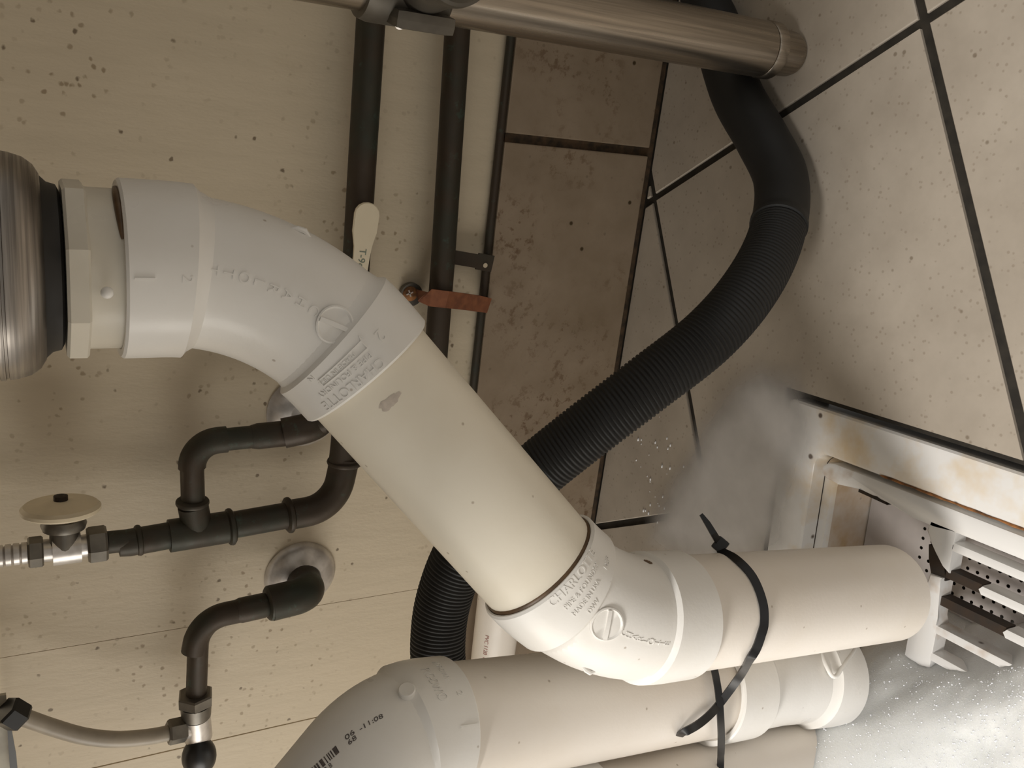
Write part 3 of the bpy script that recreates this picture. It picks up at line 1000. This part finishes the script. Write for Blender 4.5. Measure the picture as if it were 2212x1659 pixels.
mk('cuff', along(hpath, [(0, 0.0205), (sc0 - 0.0035, 0.0205), (sc0 - 0.002, 0.0212), (sc0 + 0.002, 0.0212), (sc0 + 0.003, 0.0196)], 36, 0.006), M['hose'], hz)
prof = []
s = sc0 + 0.003
while s < hpath.len - 0.004:
    prof += [(s, 0.0194), (s + 0.0005, 0.0194), (s + 0.0010, 0.0202), (s + 0.0016, 0.0203), (s + 0.0022, 0.0202), (s + 0.0027, 0.0194)]
    s += 0.0031
mk('corrugated_sleeve', along(hpath, prof, 32, 1.0), M['hose'], hz, angle=60)

# ------------------------------------------------------------------ white pipe along the wall with red print
wp = thing('plastic_pipe', 'white plastic pipe with red printing low on the wall behind the black hose', 'pipe')
w0, w1 = V((-0.5548, -0.0377, 0.1292)), V((-0.4393, -0.0472, 0.1357))
wa = (w1 - w0).normalized()
wpath = Path([w0 - wa * 0.35, w1 + wa * 0.02])
mk('pipe', along(wpath, [(0, 0.0225), (wpath.len, 0.0225)], 32, 1.0), M['pipe2'], wp)
tm = text_mesh('PVC 1120  IN D A', 0.0060, 0.0001)
sw = wpath.near((-0.5221, -0.0361, 0.1431))
ew = toward_eye(wpath.at(sw))
mk('lettering', wrap_path(tm, wpath, sw, ew, 0.0226, PI, 0, -0.0085), M['red_ink'], wp, smooth=False)['label'] = 'faded red printing'

# ------------------------------------------------------------------ drain lines of white PVC
def tube_part(name, path, s0, s1, r, mat, parent):
    return mk(name, along(path, [(s0, r), (s1, r)], 48), mat, parent)

def hub(name, path, s0, s1, r, parent, mat, inner, open_end):
    """socket of a fitting: shoulder on one end, flat rim on the other (open_end +1 or -1)"""
    c = 0.0022
    if open_end > 0:
        prof = [(s0 - 0.004, inner + 0.0005), (s0, r - c), (s0 + c * 0.9, r), (s1 - 0.0010, r), (s1, r - 0.0009), (s1, inner + 0.0012), (s1 - 0.003, inner - 0.001)]
    else:
        prof = [(s0 + 0.003, inner - 0.001), (s0, inner + 0.0012), (s0, r - 0.0009), (s0 + 0.0010, r), (s1 - c * 0.9, r), (s1, r - c), (s1 + 0.004, inner + 0.0005)]
    return mk(name, along(path, prof, 56), mat, parent)

def gate(path, s, e1, r, parent, arc=0.0, rot=0.0):
    """raised round mould gate mark with a bar across it"""
    ring = bmesh.new()
    prof = []
    bm_g = bmesh.new()
    n, R0 = 28, 0.0078
    top = [(R0, 0.0002), (R0, 0.0011), (R0 - 0.0007, 0.0013), (R0 - 0.0014, 0.0006), (0, 0.0006)]
    rings = []
    for rad, z in top:
        if rad == 0:
            rings.append([bm_g.verts.new((0, 0, z))])
        else:
            rings.append([bm_g.verts.new((rad * math.cos(2 * PI * k / n), rad * math.sin(2 * PI * k / n), z)) for k in range(n)])
    for A, B in zip(rings, rings[1:]):
        for k in range(n):
            if len(B) == 1:
                bm_g.faces.new((A[k], A[(k + 1) % n], B[0]))
            else:
                bm_g.faces.new((A[k], A[(k + 1) % n], B[(k + 1) % n], B[k]))
    for k in range(8):
        box((-0.0066 + 0.00165 * k, -0.0009, 0.0002), (-0.0066 + 0.00165 * (k + 1), 0.0009, 0.0016), bm_g)
    bmesh.ops.rotate(bm_g, verts=bm_g.verts, cent=(0, 0, 0), matrix=Matrix.Rotation(rot, 3, 'Z'))
    ring.free()
    return mk('gate_mark', wrap_path(bm_g, path, s, e1, r, 0.0, 0, arc), M['fitting'], parent)

def stacked(word, path, s0, e1, r, pitch_, size, parent, sign, arc0=0.0, slope=0.0):
    """raised lettering, one letter below the other along the bend"""
    dst = bmesh.new()
    for i, ch in enumerate(word):
        t = text_mesh(ch, size, 0.00018)
        rot = -PI / 2 if sign < 0 else PI / 2
        wrap_path(t, path, s0 + sign * pitch_ * i, e1, r, rot, 0, 0)
        join_into(dst, t)
    return mk('lettering', dst, M['fitting'], parent, smooth=False)

FR, PR = 0.0307, 0.03015      # fitting body and pipe radius
# --- main line
ml = thing('drain_pipe', 'white plastic drain pipe with two elbows slanting down across the middle to the floor sink', 'drain pipe')
top = V((-0.077, -0.348, 0.534))
k1 = V((-0.077, -0.348, 0.446))
k2 = V((-0.233, -0.417, 0.307))
end = V((-0.2660, -0.4045, 0.066))
mpath = Path(fillet([top, k1, k2, end], [0.100, 0.100], 22))
s_k1 = mpath.near(k1)
s_k2 = mpath.near(k2)
def smid(d):                  # arc length of the point d metres past the first corner
    return mpath.near(k1 + (k2 - k1).normalized() * d)
def slow(z):
    return mpath.near(k2 + (end - k2) * ((k2.z - z) / (k2.z - end.z)))
# threaded adapter
ad = mk('adapter', along(mpath, [(0.010, 0.0275), (0.0105, 0.0318), (0.014, 0.0308), (0.026, 0.0308), (0.033, 0.0306)], 48), M['adapter'], ml)
hexr = 0.0345
hx_ = sweep_axis(V((-0.077, -0.348, 0.5285)), V((0, 0, -1)), [(0, hexr * 0.97), (0.001, hexr), (0.0070, hexr), (0.0078, hexr * 0.97)], 8, ref=(0.38, -0.92, 0))
mk('hex_collar', hx_, M['adapter'], ad, smooth=False)
zr = mpath.near((-0.077, -0.348, 0.5095))
nub = mpath.at(zr - 0.004)
bm = bmesh.new()
bmesh.ops.create_uvsphere(bm, u_segments=16, v_segments=8, radius=0.0022)
xform(bm, Matrix.Translation(V((-0.0784, -0.3825, 0.5160)) ))
mk('drip', bm, M['fitting'], ad)
ap = V((-0.077, -0.348, 0.5100))
arc_pts, arc_r = [], []
for k in range(15):
    a_ = math.radians(-58 + 62 * k / 14)
    arc_pts.append(ap + V((math.cos(a_), math.sin(a_), 0)) * 0.0312)
    arc_r.append(0.0004 + 0.0014 * math.sin(PI * k / 14) ** 0.7)
sl = mk('sealant', sweep(arc_pts, arc_r, 12), M['sealant'], ad)
sl['label'] = 'brown sealant in the joint'
# first elbow
s_h1a, s_h1b = mpath.near((-0.077, -0.348, 0.5095)), mpath.near((-0.077, -0.348, 0.4825))
s_h2a, s_h2b = smid(0.0320), smid(0.0560)
el = mk('elbow', along(mpath, [(s_h1b - 0.004, FR), (s_h2a + 0.004, FR)], 56, 0.003), M['fitting'], ml)
hub('hub', mpath, s_h1a, s_h1b, 0.0349, el, M['fitting'], PR, -1)
hub('hub', mpath, s_h2a, s_h2b, 0.0336, el, M['fitting'], PR, 1)
e_g = toward_eye(mpath.at(mpath.near((-0.0977, -0.3567, 0.4245))))
sg, eg = hit(mpath, (-0.0894, -0.3880, 0.4343), FR)
gate(mpath, sg, eg, FR, el, 0, 0.25)
stacked('CHARLOTTE', mpath, sg - 0.0105, eg, FR + 0.0001, 0.0062, 0.0062, el, -1)
s2, eh = hit(mpath, (-0.1078, -0.3827, 0.4171), 0.0336)
s2 = (s_h2a + s_h2b) / 2 + 0.001
lt = bmesh.new()
for body, size, du, dv in (('CHARLOTTE', 0.0058, 0.004, 0.0070), ('PIPE & FOUNDRY', 0.0038, 0.004, 0.0018), ('MADE IN USA', 0.0032, 0.004, -0.0030), ('2', 0.0070, -0.0185, -0.0010), ('V', 0.0040, -0.0120, -0.0062), ('N', 0.0040, 0.0150, -0.0085)):
    join_into(lt, wrap_path(text_mesh(body, size, 0.00018), mpath, s2, eh, 0.0337, -PI / 2, du + 0.007, dv))
fr = bmesh.new()
for x0, y0, x1, y1 in ((-0.0120, -0.0052, 0.0120, -0.0049), (-0.0120, -0.0011, 0.0120, -0.0008), (-0.0122, -0.0052, -0.0118, -0.0008), (0.0118, -0.0052, 0.0122, -0.0008)):
    for k in range(8):
        box((x0 + (x1 - x0) * k / 8, y0, -0.0004), (x0 + (x1 - x0) * (k + 1) / 8, y1, 0.0004), fr)
join_into(lt, wrap_path(fr, mpath, s2, eh, 0.0337, -PI / 2, 0.008, 0))
mk('lettering', lt, M['fitting'], el, smooth=False)
s1, eh1 = hit(mpath, (-0.0730, -0.3830, 0.4993), 0.0349)
l1 = wrap_path(text_mesh('2', 0.0062, 0.00018), mpath, s_h1b - 0.006, eh1, 0.0349, -PI / 2)
join_into(l1, wrap_path(box((-0.0035, -0.0003, -0.0003), (0.0035, 0.0003, 0.0006)), mpath, s_h1a + 0.006, eh1, 0.0349, 0))
mk('lettering', l1, M['fitting'], el, smooth=False)
# slanting pipe
s_h3a, s_h3b = smid(0.1785), smid(0.2005)
pp = tube_part('pipe', mpath, s_h2b - 0.006, s_h3a + 0.006, PR, M['pipe'], ml)
pp['label'] = 'creamier slanting pipe between the two elbows'
gl = bmesh.new()
# second elbow
s_h4a, s_h4b = slow(0.2785), slow(0.2490)
e2 = mk('elbow', along(mpath, [(s_h3b - 0.004, FR), (s_h4a + 0.004, FR)], 56, 0.003), M['fitting'], ml)
hub('hub', mpath, s_h3a, s_h3b, 0.0330, e2, M['fitting'], PR, -1)
hub('hub', mpath, s_h4a, s_h4b, 0.0330, e2, M['fitting'], PR, 1)
jr = mk('joint_line', along(mpath, [(s_h3a - 0.0012, PR + 0.0001), (s_h3a - 0.0006, PR + 0.0007), (s_h3a + 0.0004, PR + 0.0008), (s_h3a + 0.0012, PR + 0.0001)], 56), M['sealant'], e2)
jr['label'] = 'brown line of dirt in the joint'
sg2, eg2 = hit(mpath, (-0.2157, -0.4427, 0.3176), FR)
gate(mpath, sg2, eg2, FR, e2, 0, 2.0)
stacked('CHARLOTTE', mpath, sg2 + 0.0098, eg2, FR + 0.0001, 0.0030, 0.0042, e2, 1)
s3 = (s_h3a + s_h3b) / 2
eh3 = hit(mpath, (-0.1962, -0.4344, 0.3304), 0.0330)[1]
lt = bmesh.new()
for body, size, du, dv in (('CHARLOTTE', 0.0058, 0, 0.0078), ('PIPE & FOUNDRY', 0.0034, 0, 0.0026), ('MADE IN USA', 0.0032, -0.003, -0.0018), ('NSF', 0.0040, 0.017, -0.0030), ('DWV', 0.0030, -0.004, -0.0062)):
    join_into(lt, wrap_path(text_mesh(body, size, 0.00018), mpath, s3, eh3, 0.0331, PI / 2, du, dv))
mk('lettering', lt, M['fitting'], e2, smooth=False)
tube_part('pipe', mpath, s_h4b - 0.006, mpath.len, PR, M['pipe2'], ml)

def patch(name, px, r, half_u, half_v, mat, parent, seed, rot=0.0):
    # a thin irregular smear lying on the tube
    sx, e = hit(mpath, px, r)
    rr_ = random.Random(seed)
    n = 26
    b = bmesh.new()
    c0 = b.verts.new((0, 0, 0.0005))
    ring = []
    for k in range(n):
        a = 2 * PI * k / n
        w = 0.72 + 0.38 * rr_.random()
        ring.append(b.verts.new((half_u * w * math.cos(a), half_v * w * math.sin(a), 0.00008)))
    for k in range(n):
        b.faces.new((c0, ring[k], ring[(k + 1) % n]))
    return mk(name, wrap_path(b, mpath, sx, e, r, rot), mat, parent)
patch('smear', (-0.1236, -0.3877, 0.4078), PR, 0.0026, 0.0056, M['glue'], pp, 4)['label'] = 'purple grey primer smear'
patch('stain', (-0.2122, -0.4046, 0.2666), FR, 0.0040, 0.0022, M['sealant'], e2, 9)['label'] = 'brown stain beside the socket'
def flash_bit(px, r, parent):
    sx, e = hit(mpath, px, r)
    t_ = (mpath.at(sx + 0.002) - mpath.at(sx - 0.002)).normalized()
    q_ = mpath.at(sx) + e * (r - 0.0006)
    mk('mould_flash', sweep([q_ - t_ * 0.0042, q_ - t_ * 0.002 + e * 0.0012, q_ + t_ * 0.001 + e * 0.0016, q_ + t_ * 0.0042], [0.0006, 0.0012, 0.0013, 0.0005], 8), M['fitting'], parent)
flash_bit((-0.0611, -0.3376, 0.4347), FR, el)
flash_bit((-0.2512, -0.4285, 0.3119), FR, e2)

# --- second line on the left, with its elbow going up left
sl2 = thing('drain_pipe', 'white plastic drain pipe behind the main one with a barcode on its elbow', 'drain pipe')
c2 = V((-0.2896, -0.3949, 0.399))
c2up = c2 + V((-0.60, -0.27, 0.75)).normalized() * 0.21
c2dn = V((-0.3427, -0.3735, 0.080))
path2 = Path(fillet([c2up, c2, c2dn], 0.045, 22))
s_c2 = path2.near(c2)
d2 = (c2dn - c2).normalized()
def s2at(d):
    return path2.near(c2 + d2 * d)
ha, hb = s2at(0.0075), s2at(0.0320)
eb = mk('elbow', along(path2, [(0.0, FR + 0.0005), (ha + 0.004, FR + 0.0005)], 56, 0.003), M['fitting'], sl2)
hub('hub', path2, ha, hb, 0.0335, eb, M['fitting'], PR, 1)
sgb, egb = hit(path2, (-0.2588, -0.4066, 0.3958), FR)
pg = path2.at(sgb)
bm = lathe(pg + egb * (FR - 0.001), egb + V((0, 0, 0.15)), [(0, 0.0042), (0.0040, 0.0040), (0.0044, 0.0036)], 24)
mk('gate_peg', bm, M['fitting'], eb)
# printed barcode and date on the elbow
sb, ebd = hit(path2, (-0.2680, -0.4249, 0.4386), FR)
bc = bmesh.new()
rnd = random.Random(3)
xx = -0.022
while xx < 0.006:
    w = rnd.choice((0.0005, 0.0008, 0.0011, 0.0016))
    box((xx, -0.0018, 0.00003), (xx + w, 0.0018, 0.00012), bc)
    xx += w + rnd.choice((0.0004, 0.0006, 0.0009))
wrap_path(bc, path2, sb, ebd, FR + 0.0005, -0.2, 0, 0)
for body, size, du, dv in (('1 0 2 6 3 8', 0.0030, -0.006, -0.0036), ('06', 0.0032, 0.0102, 0.0011), ('68', 0.0030, 0.0102, -0.0016), ('-11:08', 0.0030, 0.0170, 0.0004)):
    join_into(bc, wrap_path(text_mesh(body, size, 0.0001), path2, sb, ebd, FR + 0.0006, -0.2, du, dv))
mk('barcode', bc, M['black_ink'], eb, smooth=False)['label'] = 'black printed barcode with digits'
sh = (ha + hb) / 2
ehb = hit(path2, (-0.2651, -0.4017, 0.3769), 0.0335)[1]
lt = bmesh.new()
for body, size, du, dv in (('PVC-DWV', 0.0040, -0.006, -0.004), ('O', 0.0050, 0.0035, -0.0035), ('2', 0.0046, 0.003, 0.004), ('NSF-DWV', 0.0034, -0.012, 0.001)):
    join_into(lt, wrap_path(text_mesh(body, size, 0.00018), path2, sh, ehb, 0.0336, -PI / 2, du, dv))
ehd = hit(path2, (-0.2813, -0.4109, 0.3709), 0.0335)[1]
join_into(lt, wrap_path(box((-0.0045, -0.0005, -0.0002), (0.0045, 0.0005, 0.0009)), path2, hb - 0.0068, ehd, 0.0335, 0))
mk('lettering', lt, M['fitting'], eb, smooth=False)
def s2img(z):
    return path2.near(c2 + (c2dn - c2) * ((c2.z - z) / (c2.z - c2dn.z)))
z_c0, z_c1 = 0.178, 0.148
tube_part('pipe', path2, hb - 0.006, s2img(0.165), PR, M['pipe2'], sl2)
# lower fitting: socket, body, second socket leaning forward into the suds
lf_end = c2dn + V((-0.004, -0.003, -0.016))
path2b = Path(fillet([path2.at(s2img(0.20)), c2dn + (c2 - c2dn) * 0.12, lf_end], 0.05, 12))
q_a = path2b.near(path2.at(s2img(0.185)))
q_b = path2b.near(path2.at(s2img(0.152)))
q_c = path2b.near(path2.at(s2img(0.092)))
fb = mk('lower_fitting', along(path2b, [(q_b - 0.004, FR), (q_c + 0.004, FR)], 56, 0.003), M['fitting'], sl2)
hub('hub', path2b, q_a, q_b, 0.0345, fb, M['fitting'], PR, -1)
hub('hub', path2b, q_c, path2b.len, 0.0345, fb, M['fitting'], PR, 1)

def surf0(path, p, r):
    sx, e = hit(path, p, r)
    return path.at(sx) + e * r
rp = [surf0(path2b, p_, r_) for p_, r_ in (((-0.3140, -0.3819, 0.0871), 0.0310), ((-0.3236, -0.3909, 0.0878), 0.0318), ((-0.3299, -0.3974, 0.0846), 0.0338), ((-0.3242, -0.3940, 0.0725), 0.0342), ((-0.3188, -0.3887, 0.0575), 0.0342))]
rb = sweep(spline(rp, 6), [0.0005] + [0.0014] * 23 + [0.0005], 10)
mk('rib', rb, M['fitting'], fb)

# --- third line at the bottom edge
sl3 = thing('drain_pipe', 'beige plastic drain pipe along the bottom edge under the second pipe', 'drain pipe')
t0, t1 = V((-0.376, -0.402, 0.263)), V((-0.4145, -0.384, 0.012))
td3 = (t1 - t0).normalized()
t1 = t0 + td3 * 0.200
k3 = t0 - td3 * 0.050
path3 = Path(fillet([k3 + V((-0.7, -0.1, 0.7)).normalized() * 0.16, k3, t1], 0.06, 12))
s3h = path3.near(V((-0.3720, -0.3958, 0.2756)))
tube_part('pipe', path3, 0, path3.len, PR, M['pipe2'], sl3)
hub('hub', path3, s3h - 0.030, s3h, 0.0336, sl3, M['fitting'], PR, 1)
mk('print_mark', xform(box((-0.002, -0.002, 0), (0.002, 0.002, 0.0002)), frame(V((-0.3477, -0.3927, 0.2202)), (1, 0, 0), toward_eye((-0.3477, -0.3927, 0.2202)))), M['black_ink'], sl3, smooth=False)['label'] = 'small black print mark'

# ------------------------------------------------------------------ sink drain and the sink bottom it hangs from
dr = thing('sink_drain', 'ribbed dull steel sink drain body above the white pipe at left edge', 'sink drain')
bm = lathe((-0.077, -0.348, 0.5350), (0, 0, 1), [(0, 0.0300), (0.0003, 0.0345), (0.0022, 0.0378), (0.0055, 0.0402), (0.010, 0.0415), (0.0125, 0.0418), (0.0127, 0.0412), (0.0135, 0.0412), (0.0137, 0.0419), (0.0155, 0.0420), (0.0157, 0.0414), (0.0165, 0.0414), (0.0167, 0.0421), (0.0185, 0.0421), (0.0187, 0.0415), (0.0195, 0.0415), (0.0197, 0.0422), (0.040, 0.0424), (0.0403, 0.050), (0.068, 0.050)], 64)
mk('body', bm, M['drain_steel'], dr)
mk('gasket', lathe((-0.077, -0.348, 0.5290), (0, 0, 1), [(0, 0.0290), (0.001, 0.0310), (0.004, 0.0318), (0.0068, 0.0345)], 48), M['rubber'], dr)
sb_ = thing('steel_sink', 'stainless sink bottom overhead carrying the drain', 'sink')
mk('basin_bottom', box((-0.95, -0.57, 0.603), (0.45, -0.03, 0.615), bevel=0.003), M['steel'], sb_)
mk('front_apron', box((-0.95, -0.573, 0.603), (0.45, -0.570, 0.80)), M['steel'], sb_, smooth=False)

# ------------------------------------------------------------------ cable ties
def surf(path, p, r):
    sx, e = hit(path, p, r)
    return path.at(sx) + e * r
def strap_band(pts, width, thick, centre):
    pts = spline(pts, 6)
    nr = [((p - centre(p)).normalized() * 0.6 + toward_eye(p)) for p in pts]
    return ribbon(pts, width, thick, nr)
def around(p):
    s_ = mpath.near(p)
    a_, b_ = mpath.at(s_), path2.at(path2.near(p))
    return a_ if (p - a_).length < (p - b_).length else b_
ct = thing('cable_tie', 'black cable tie looped round the two drain pipes, its tail sticking up', 'cable tie')
def on_pipe(path, p, r):
    """push a point out to radius r from a pipe's axis"""
    q = path.at(path.near(p))
    return q + (V(p) - q).normalized() * r
RS = PR + 0.0013
RH = 0.0345 + 0.0012
loop = [on_pipe(mpath, (-0.2190, -0.3975, 0.2101), RS)] + [surf(mpath, p_, RS) for p_ in ((-0.2144, -0.4131, 0.2138), (-0.2186, -0.4253, 0.2120), (-0.2296, -0.4332, 0.2093), (-0.2420, -0.4345, 0.2063))]
loop += [surf(mpath, p_, RS + 0.0008) for p_ in ((-0.2548, -0.4287, 0.1993), (-0.2622, -0.4297, 0.2020), (-0.2688, -0.4300, 0.2056))] + [V((-0.2879, -0.4199, 0.1993))] + [surf(path2, p_, RH) for p_ in ((-0.3074, -0.4136, 0.2013), (-0.3198, -0.4086, 0.2028), (-0.3328, -0.4011, 0.2029), (-0.3412, -0.3953, 0.2055))]
loop.append(loop[-1] + (loop[-1] - loop[-2]) * 0.6 + (loop[-1] - CAMP).normalized() * 0.012)
mk('strap', strap_band(loop, 0.0044, 0.0014, around), M['black'], ct, smooth=True, angle=50)
hd_p = on_pipe(mpath, (-0.2179, -0.3956, 0.2085), RS + 0.003)
hb_ = box((-0.0036, -0.0040, -0.0030), (0.0036, 0.0040, 0.0030), bevel=0.0014)
mk('head', xform(hb_, frame(hd_p, V((-0.2195, -0.4017, 0.2073)) - V((-0.2161, -0.3935, 0.2111)), toward_eye(hd_p))), M['black'], ct)
mk('tail', ribbon([hd_p, V((-0.2089, -0.3938, 0.2144)), V((-0.2040, -0.3905, 0.2171)), V((-0.2002, -0.3866, 0.2193))], [0.0040, 0.0036, 0.0032, 0.0020], 0.0013, (0.2, -1, 0.3)), M['black'], ct, smooth=False)
ct2 = thing('cable_tie', 'black cable tie strap running straight down over the pipes to the bottom edge', 'cable tie')
loop2 = [surf(path2, p_, RH - 0.0004) for p_ in ((-0.2904, -0.3923, 0.1962), (-0.2969, -0.4016, 0.1987), (-0.3077, -0.4079, 0.1987), (-0.3221, -0.4108, 0.1963))]
loop2 += [V((-0.3355, -0.4146, 0.1960))] + [surf(path3, p_, RS) for p_ in ((-0.3538, -0.4140, 0.1915), (-0.3668, -0.4182, 0.1923), (-0.3839, -0.4221, 0.1919))]
def around2(p):
    a_, b_ = path3.at(path3.near(p)), path2.at(path2.near(p))
    return a_ if (p - a_).length < (p - b_).length else b_
mk('strap', strap_band(loop2, 0.0040, 0.0014, around2), M['black'], ct2, smooth=True, angle=50)

# ------------------------------------------------------------------ suds
outline = [(-0.372, -0.345), (-0.352, -0.362), (-0.338, -0.386), (-0.337, -0.402), (-0.328, -0.420), (-0.314, -0.442), (-0.300, -0.455), (-0.288, -0.464), (-0.25, -0.53), (-0.26, -0.66), (-0.42, -0.70), (-0.70, -0.60), (-0.72, -0.40), (-0.62, -0.33), (-0.54, -0.305), (-0.47, -0.315), (-0.43, -0.325), (-0.40, -0.335)]
def sdist(x, y, poly):
    ins = False
    best = 1e9
    n = len(poly)
    for i in range(n):
        (x0, y0), (x1, y1) = poly[i], poly[(i + 1) % n]
        if (y0 > y) != (y1 > y) and x < (x1 - x0) * (y - y0) / (y1 - y0) + x0:
            ins = not ins
        dx, dy = x1 - x0, y1 - y0
        t = max(0, min(1, ((x - x0) * dx + (y - y0) * dy) / (dx * dx + dy * dy)))
        best = min(best, math.hypot(x - x0 - dx * t, y - y0 - dy * t))
    return best if ins else -best
def foam_h(x, y):
    d = sdist(x, y, outline)
    w = noise.fractal(V((x * 28, y * 28, 3.1)), 0.8, 2.0, 4) * 0.004
    d += w
    if d <= 0:
        return max(-0.07, -0.004 + d * 2.5)
    k = min(1.0, d / 0.14)
    edge = 1 - math.exp(-d / 0.011)
    r2 = ((x + 0.425) / 0.060) ** 2 + ((y + 0.405) / 0.045) ** 2
    h = 0.030 * edge + 0.028 * k * k * (3 - 2 * k) + 0.135 * math.exp(-r2) * edge - 0.004
    h += noise.fractal(V((x * 45, y * 45, 0.4)), 0.9, 2.0, 3) * 0.0025 * min(1, d / 0.02)
    return h
bm = bmesh.new()
NX, NY = 210, 210
gx0, gx1, gy0, gy1 = -0.74, -0.23, -0.72, -0.28
grid = [[None] * (NY + 1) for _ in range(NX + 1)]
hts = [[0] * (NY + 1) for _ in range(NX + 1)]
for i in range(NX + 1):
    for j in range(NY + 1):
        x, y = gx0 + (gx1 - gx0) * i / NX, gy0 + (gy1 - gy0) * j / NY
        hts[i][j] = foam_h(x, y)
for i in range(NX):
    for j in range(NY):
        if max(hts[i][j], hts[i + 1][j], hts[i][j + 1], hts[i + 1][j + 1]) <= -0.066:
            continue
        q = []
        for a, b in ((i, j), (i + 1, j), (i + 1, j + 1), (i, j + 1)):
            if grid[a][b] is None:
                x, y = gx0 + (gx1 - gx0) * a / NX, gy0 + (gy1 - gy0) * b / NY
                grid[a][b] = bm.verts.new((x, y, hts[a][b]))
            q.append(grid[a][b])
        bm.faces.new(q)
top_faces = list(bm.faces)
edge_use = {}
for f in top_faces:
    for e in f.edges:
        edge_use[e] = edge_use.get(e, 0) + 1
low_v = {}
for v in list(bm.verts):
    low_v[v] = bm.verts.new((v.co.x, v.co.y, -0.074))
for f in top_faces:
    bm.faces.new([low_v[v] for v in reversed(f.verts)])
for e, n_ in edge_use.items():
    if n_ == 1:
        bm.faces.new((e.verts[0], e.verts[1], low_v[e.verts[1]], low_v[e.verts[0]]))
fo = mk('soap_foam', bm, M['foam'], angle=180)
tag(fo, 'heap of white soap foam spilling over the floor sink at bottom right', 'foam', kind='stuff')
# small bubbles on the surface of the heap
ico = bmesh.new()
bmesh.ops.create_icosphere(ico, subdivisions=1, radius=1.0)
iv = [v.co.copy() for v in ico.verts]
ifc = [[v.index for v in f.verts] for f in ico.faces]
ico.free()
verts, faces = [], []
rnd = random.Random(11)
cnt = 0
while cnt < 26000:
    x, y = rnd.uniform(-0.62, -0.27), rnd.uniform(-0.58, -0.31)
    h = foam_h(x, y)
    if h < 0.004:
        continue
    r = 0.00016 + 0.0006 * rnd.random() ** 5
    b0 = len(verts)
    for c in iv:
        verts.append((x + c.x * r, y + c.y * r, h + r * 0.3 + c.z * r))
    faces += [[b0 + k for k in f] for f in ifc]
    cnt += 1
me = bpy.data.meshes.new('foam_bubbles')
me.from_pydata(verts, [], faces)
me.shade_smooth()
bub = link('foam_bubbles', me, M['bubble'], fo)
bub['kind'] = 'stuff'

# milky film of suds on the tiles beside the floor sink
film_poly = [(-0.3688, -0.0939, 0.0000), (-0.3380, -0.1037, 0.0000), (-0.2926, -0.1245, 0.0000), (-0.2471, -0.1403, 0.0000), (-0.2031, -0.1657, 0.0000), (-0.1742, -0.1980, 0.0000), (-0.1714, -0.2392, 0.0000), (-0.1936, -0.2652, 0.0000), (-0.2207, -0.2755, 0.0000), (-0.2544, -0.2706, 0.0000), (-0.2880, -0.2687, 0.0000), (-0.3122, -0.2705, 0.0000), (-0.3491, -0.2420, 0.0000), (-0.3905, -0.1666, 0.0000), (-0.4024, -0.0968, 0.0000)]
fp = [(p[0], p[1]) for p in film_poly]
bm = bmesh.new()
NF = 70
bx0, bx1 = min(p[0] for p in fp) - 0.01, max(p[0] for p in fp) + 0.01
by0, by1 = min(p[1] for p in fp) - 0.01, max(p[1] for p in fp) + 0.01
vals = []
gv = {}
for i in range(NF):
    for j in range(NF):
        q = []
        for a, b in ((i, j), (i + 1, j), (i + 1, j + 1), (i, j + 1)):
            if (a, b) not in gv:
                x, y = bx0 + (bx1 - bx0) * a / NF, by0 + (by1 - by0) * b / NF
                d = sdist(x, y, fp) + noise.fractal(V((x * 30, y * 30, 9.0)), 0.8, 2.0, 3) * 0.004
                k = max(0.0, min(1.0, (d + 0.008) / 0.044))
                gv[(a, b)] = (bm.verts.new((x, y, 0.0033 + 0.0016 * k)), k)
                vals.append(0.97 * (k * k * (3 - 2 * k)))
            q.append(gv[(a, b)])
        if max(c[1] for c in q) > 0:
            bm.faces.new([c[0] for c in q])
me = bpy.data.meshes.new('soap_film')
bm.to_mesh(me)
bm.free()
at = me.attributes.new('film', 'FLOAT', 'POINT')
for i, v_ in enumerate(vals):
    at.data[i].value = v_
me.shade_smooth()
ff = link('soap_film', me, M['film'])
tag(ff, 'thin milky film of soap suds over the tiles behind the floor sink', 'soap film', kind='stuff')

# droplets splashed over the tiles near the film
verts, faces = [], []
rnd = random.Random(5)
for k in range(70):
    px = rnd.gauss(-0.335, 0.030)
    py = rnd.uniform(-0.20, -0.05)
    r = 0.0004 + 0.0008 * rnd.random() ** 2
    b0 = len(verts)
    for c in iv:
        verts.append((px + c.x * r * 2.2, py + c.y * r, 0.0002 + max(c.z, 0) * r))
    faces += [[b0 + q for q in f] for f in ifc]
me = bpy.data.meshes.new('water_drops')
me.from_pydata(verts, [], faces)
me.shade_smooth()
wd = link('water_drops', me, M['bubble'])
tag(wd, 'tiny water drops splashed on the tile joint beside the film', 'water drops', kind='stuff')
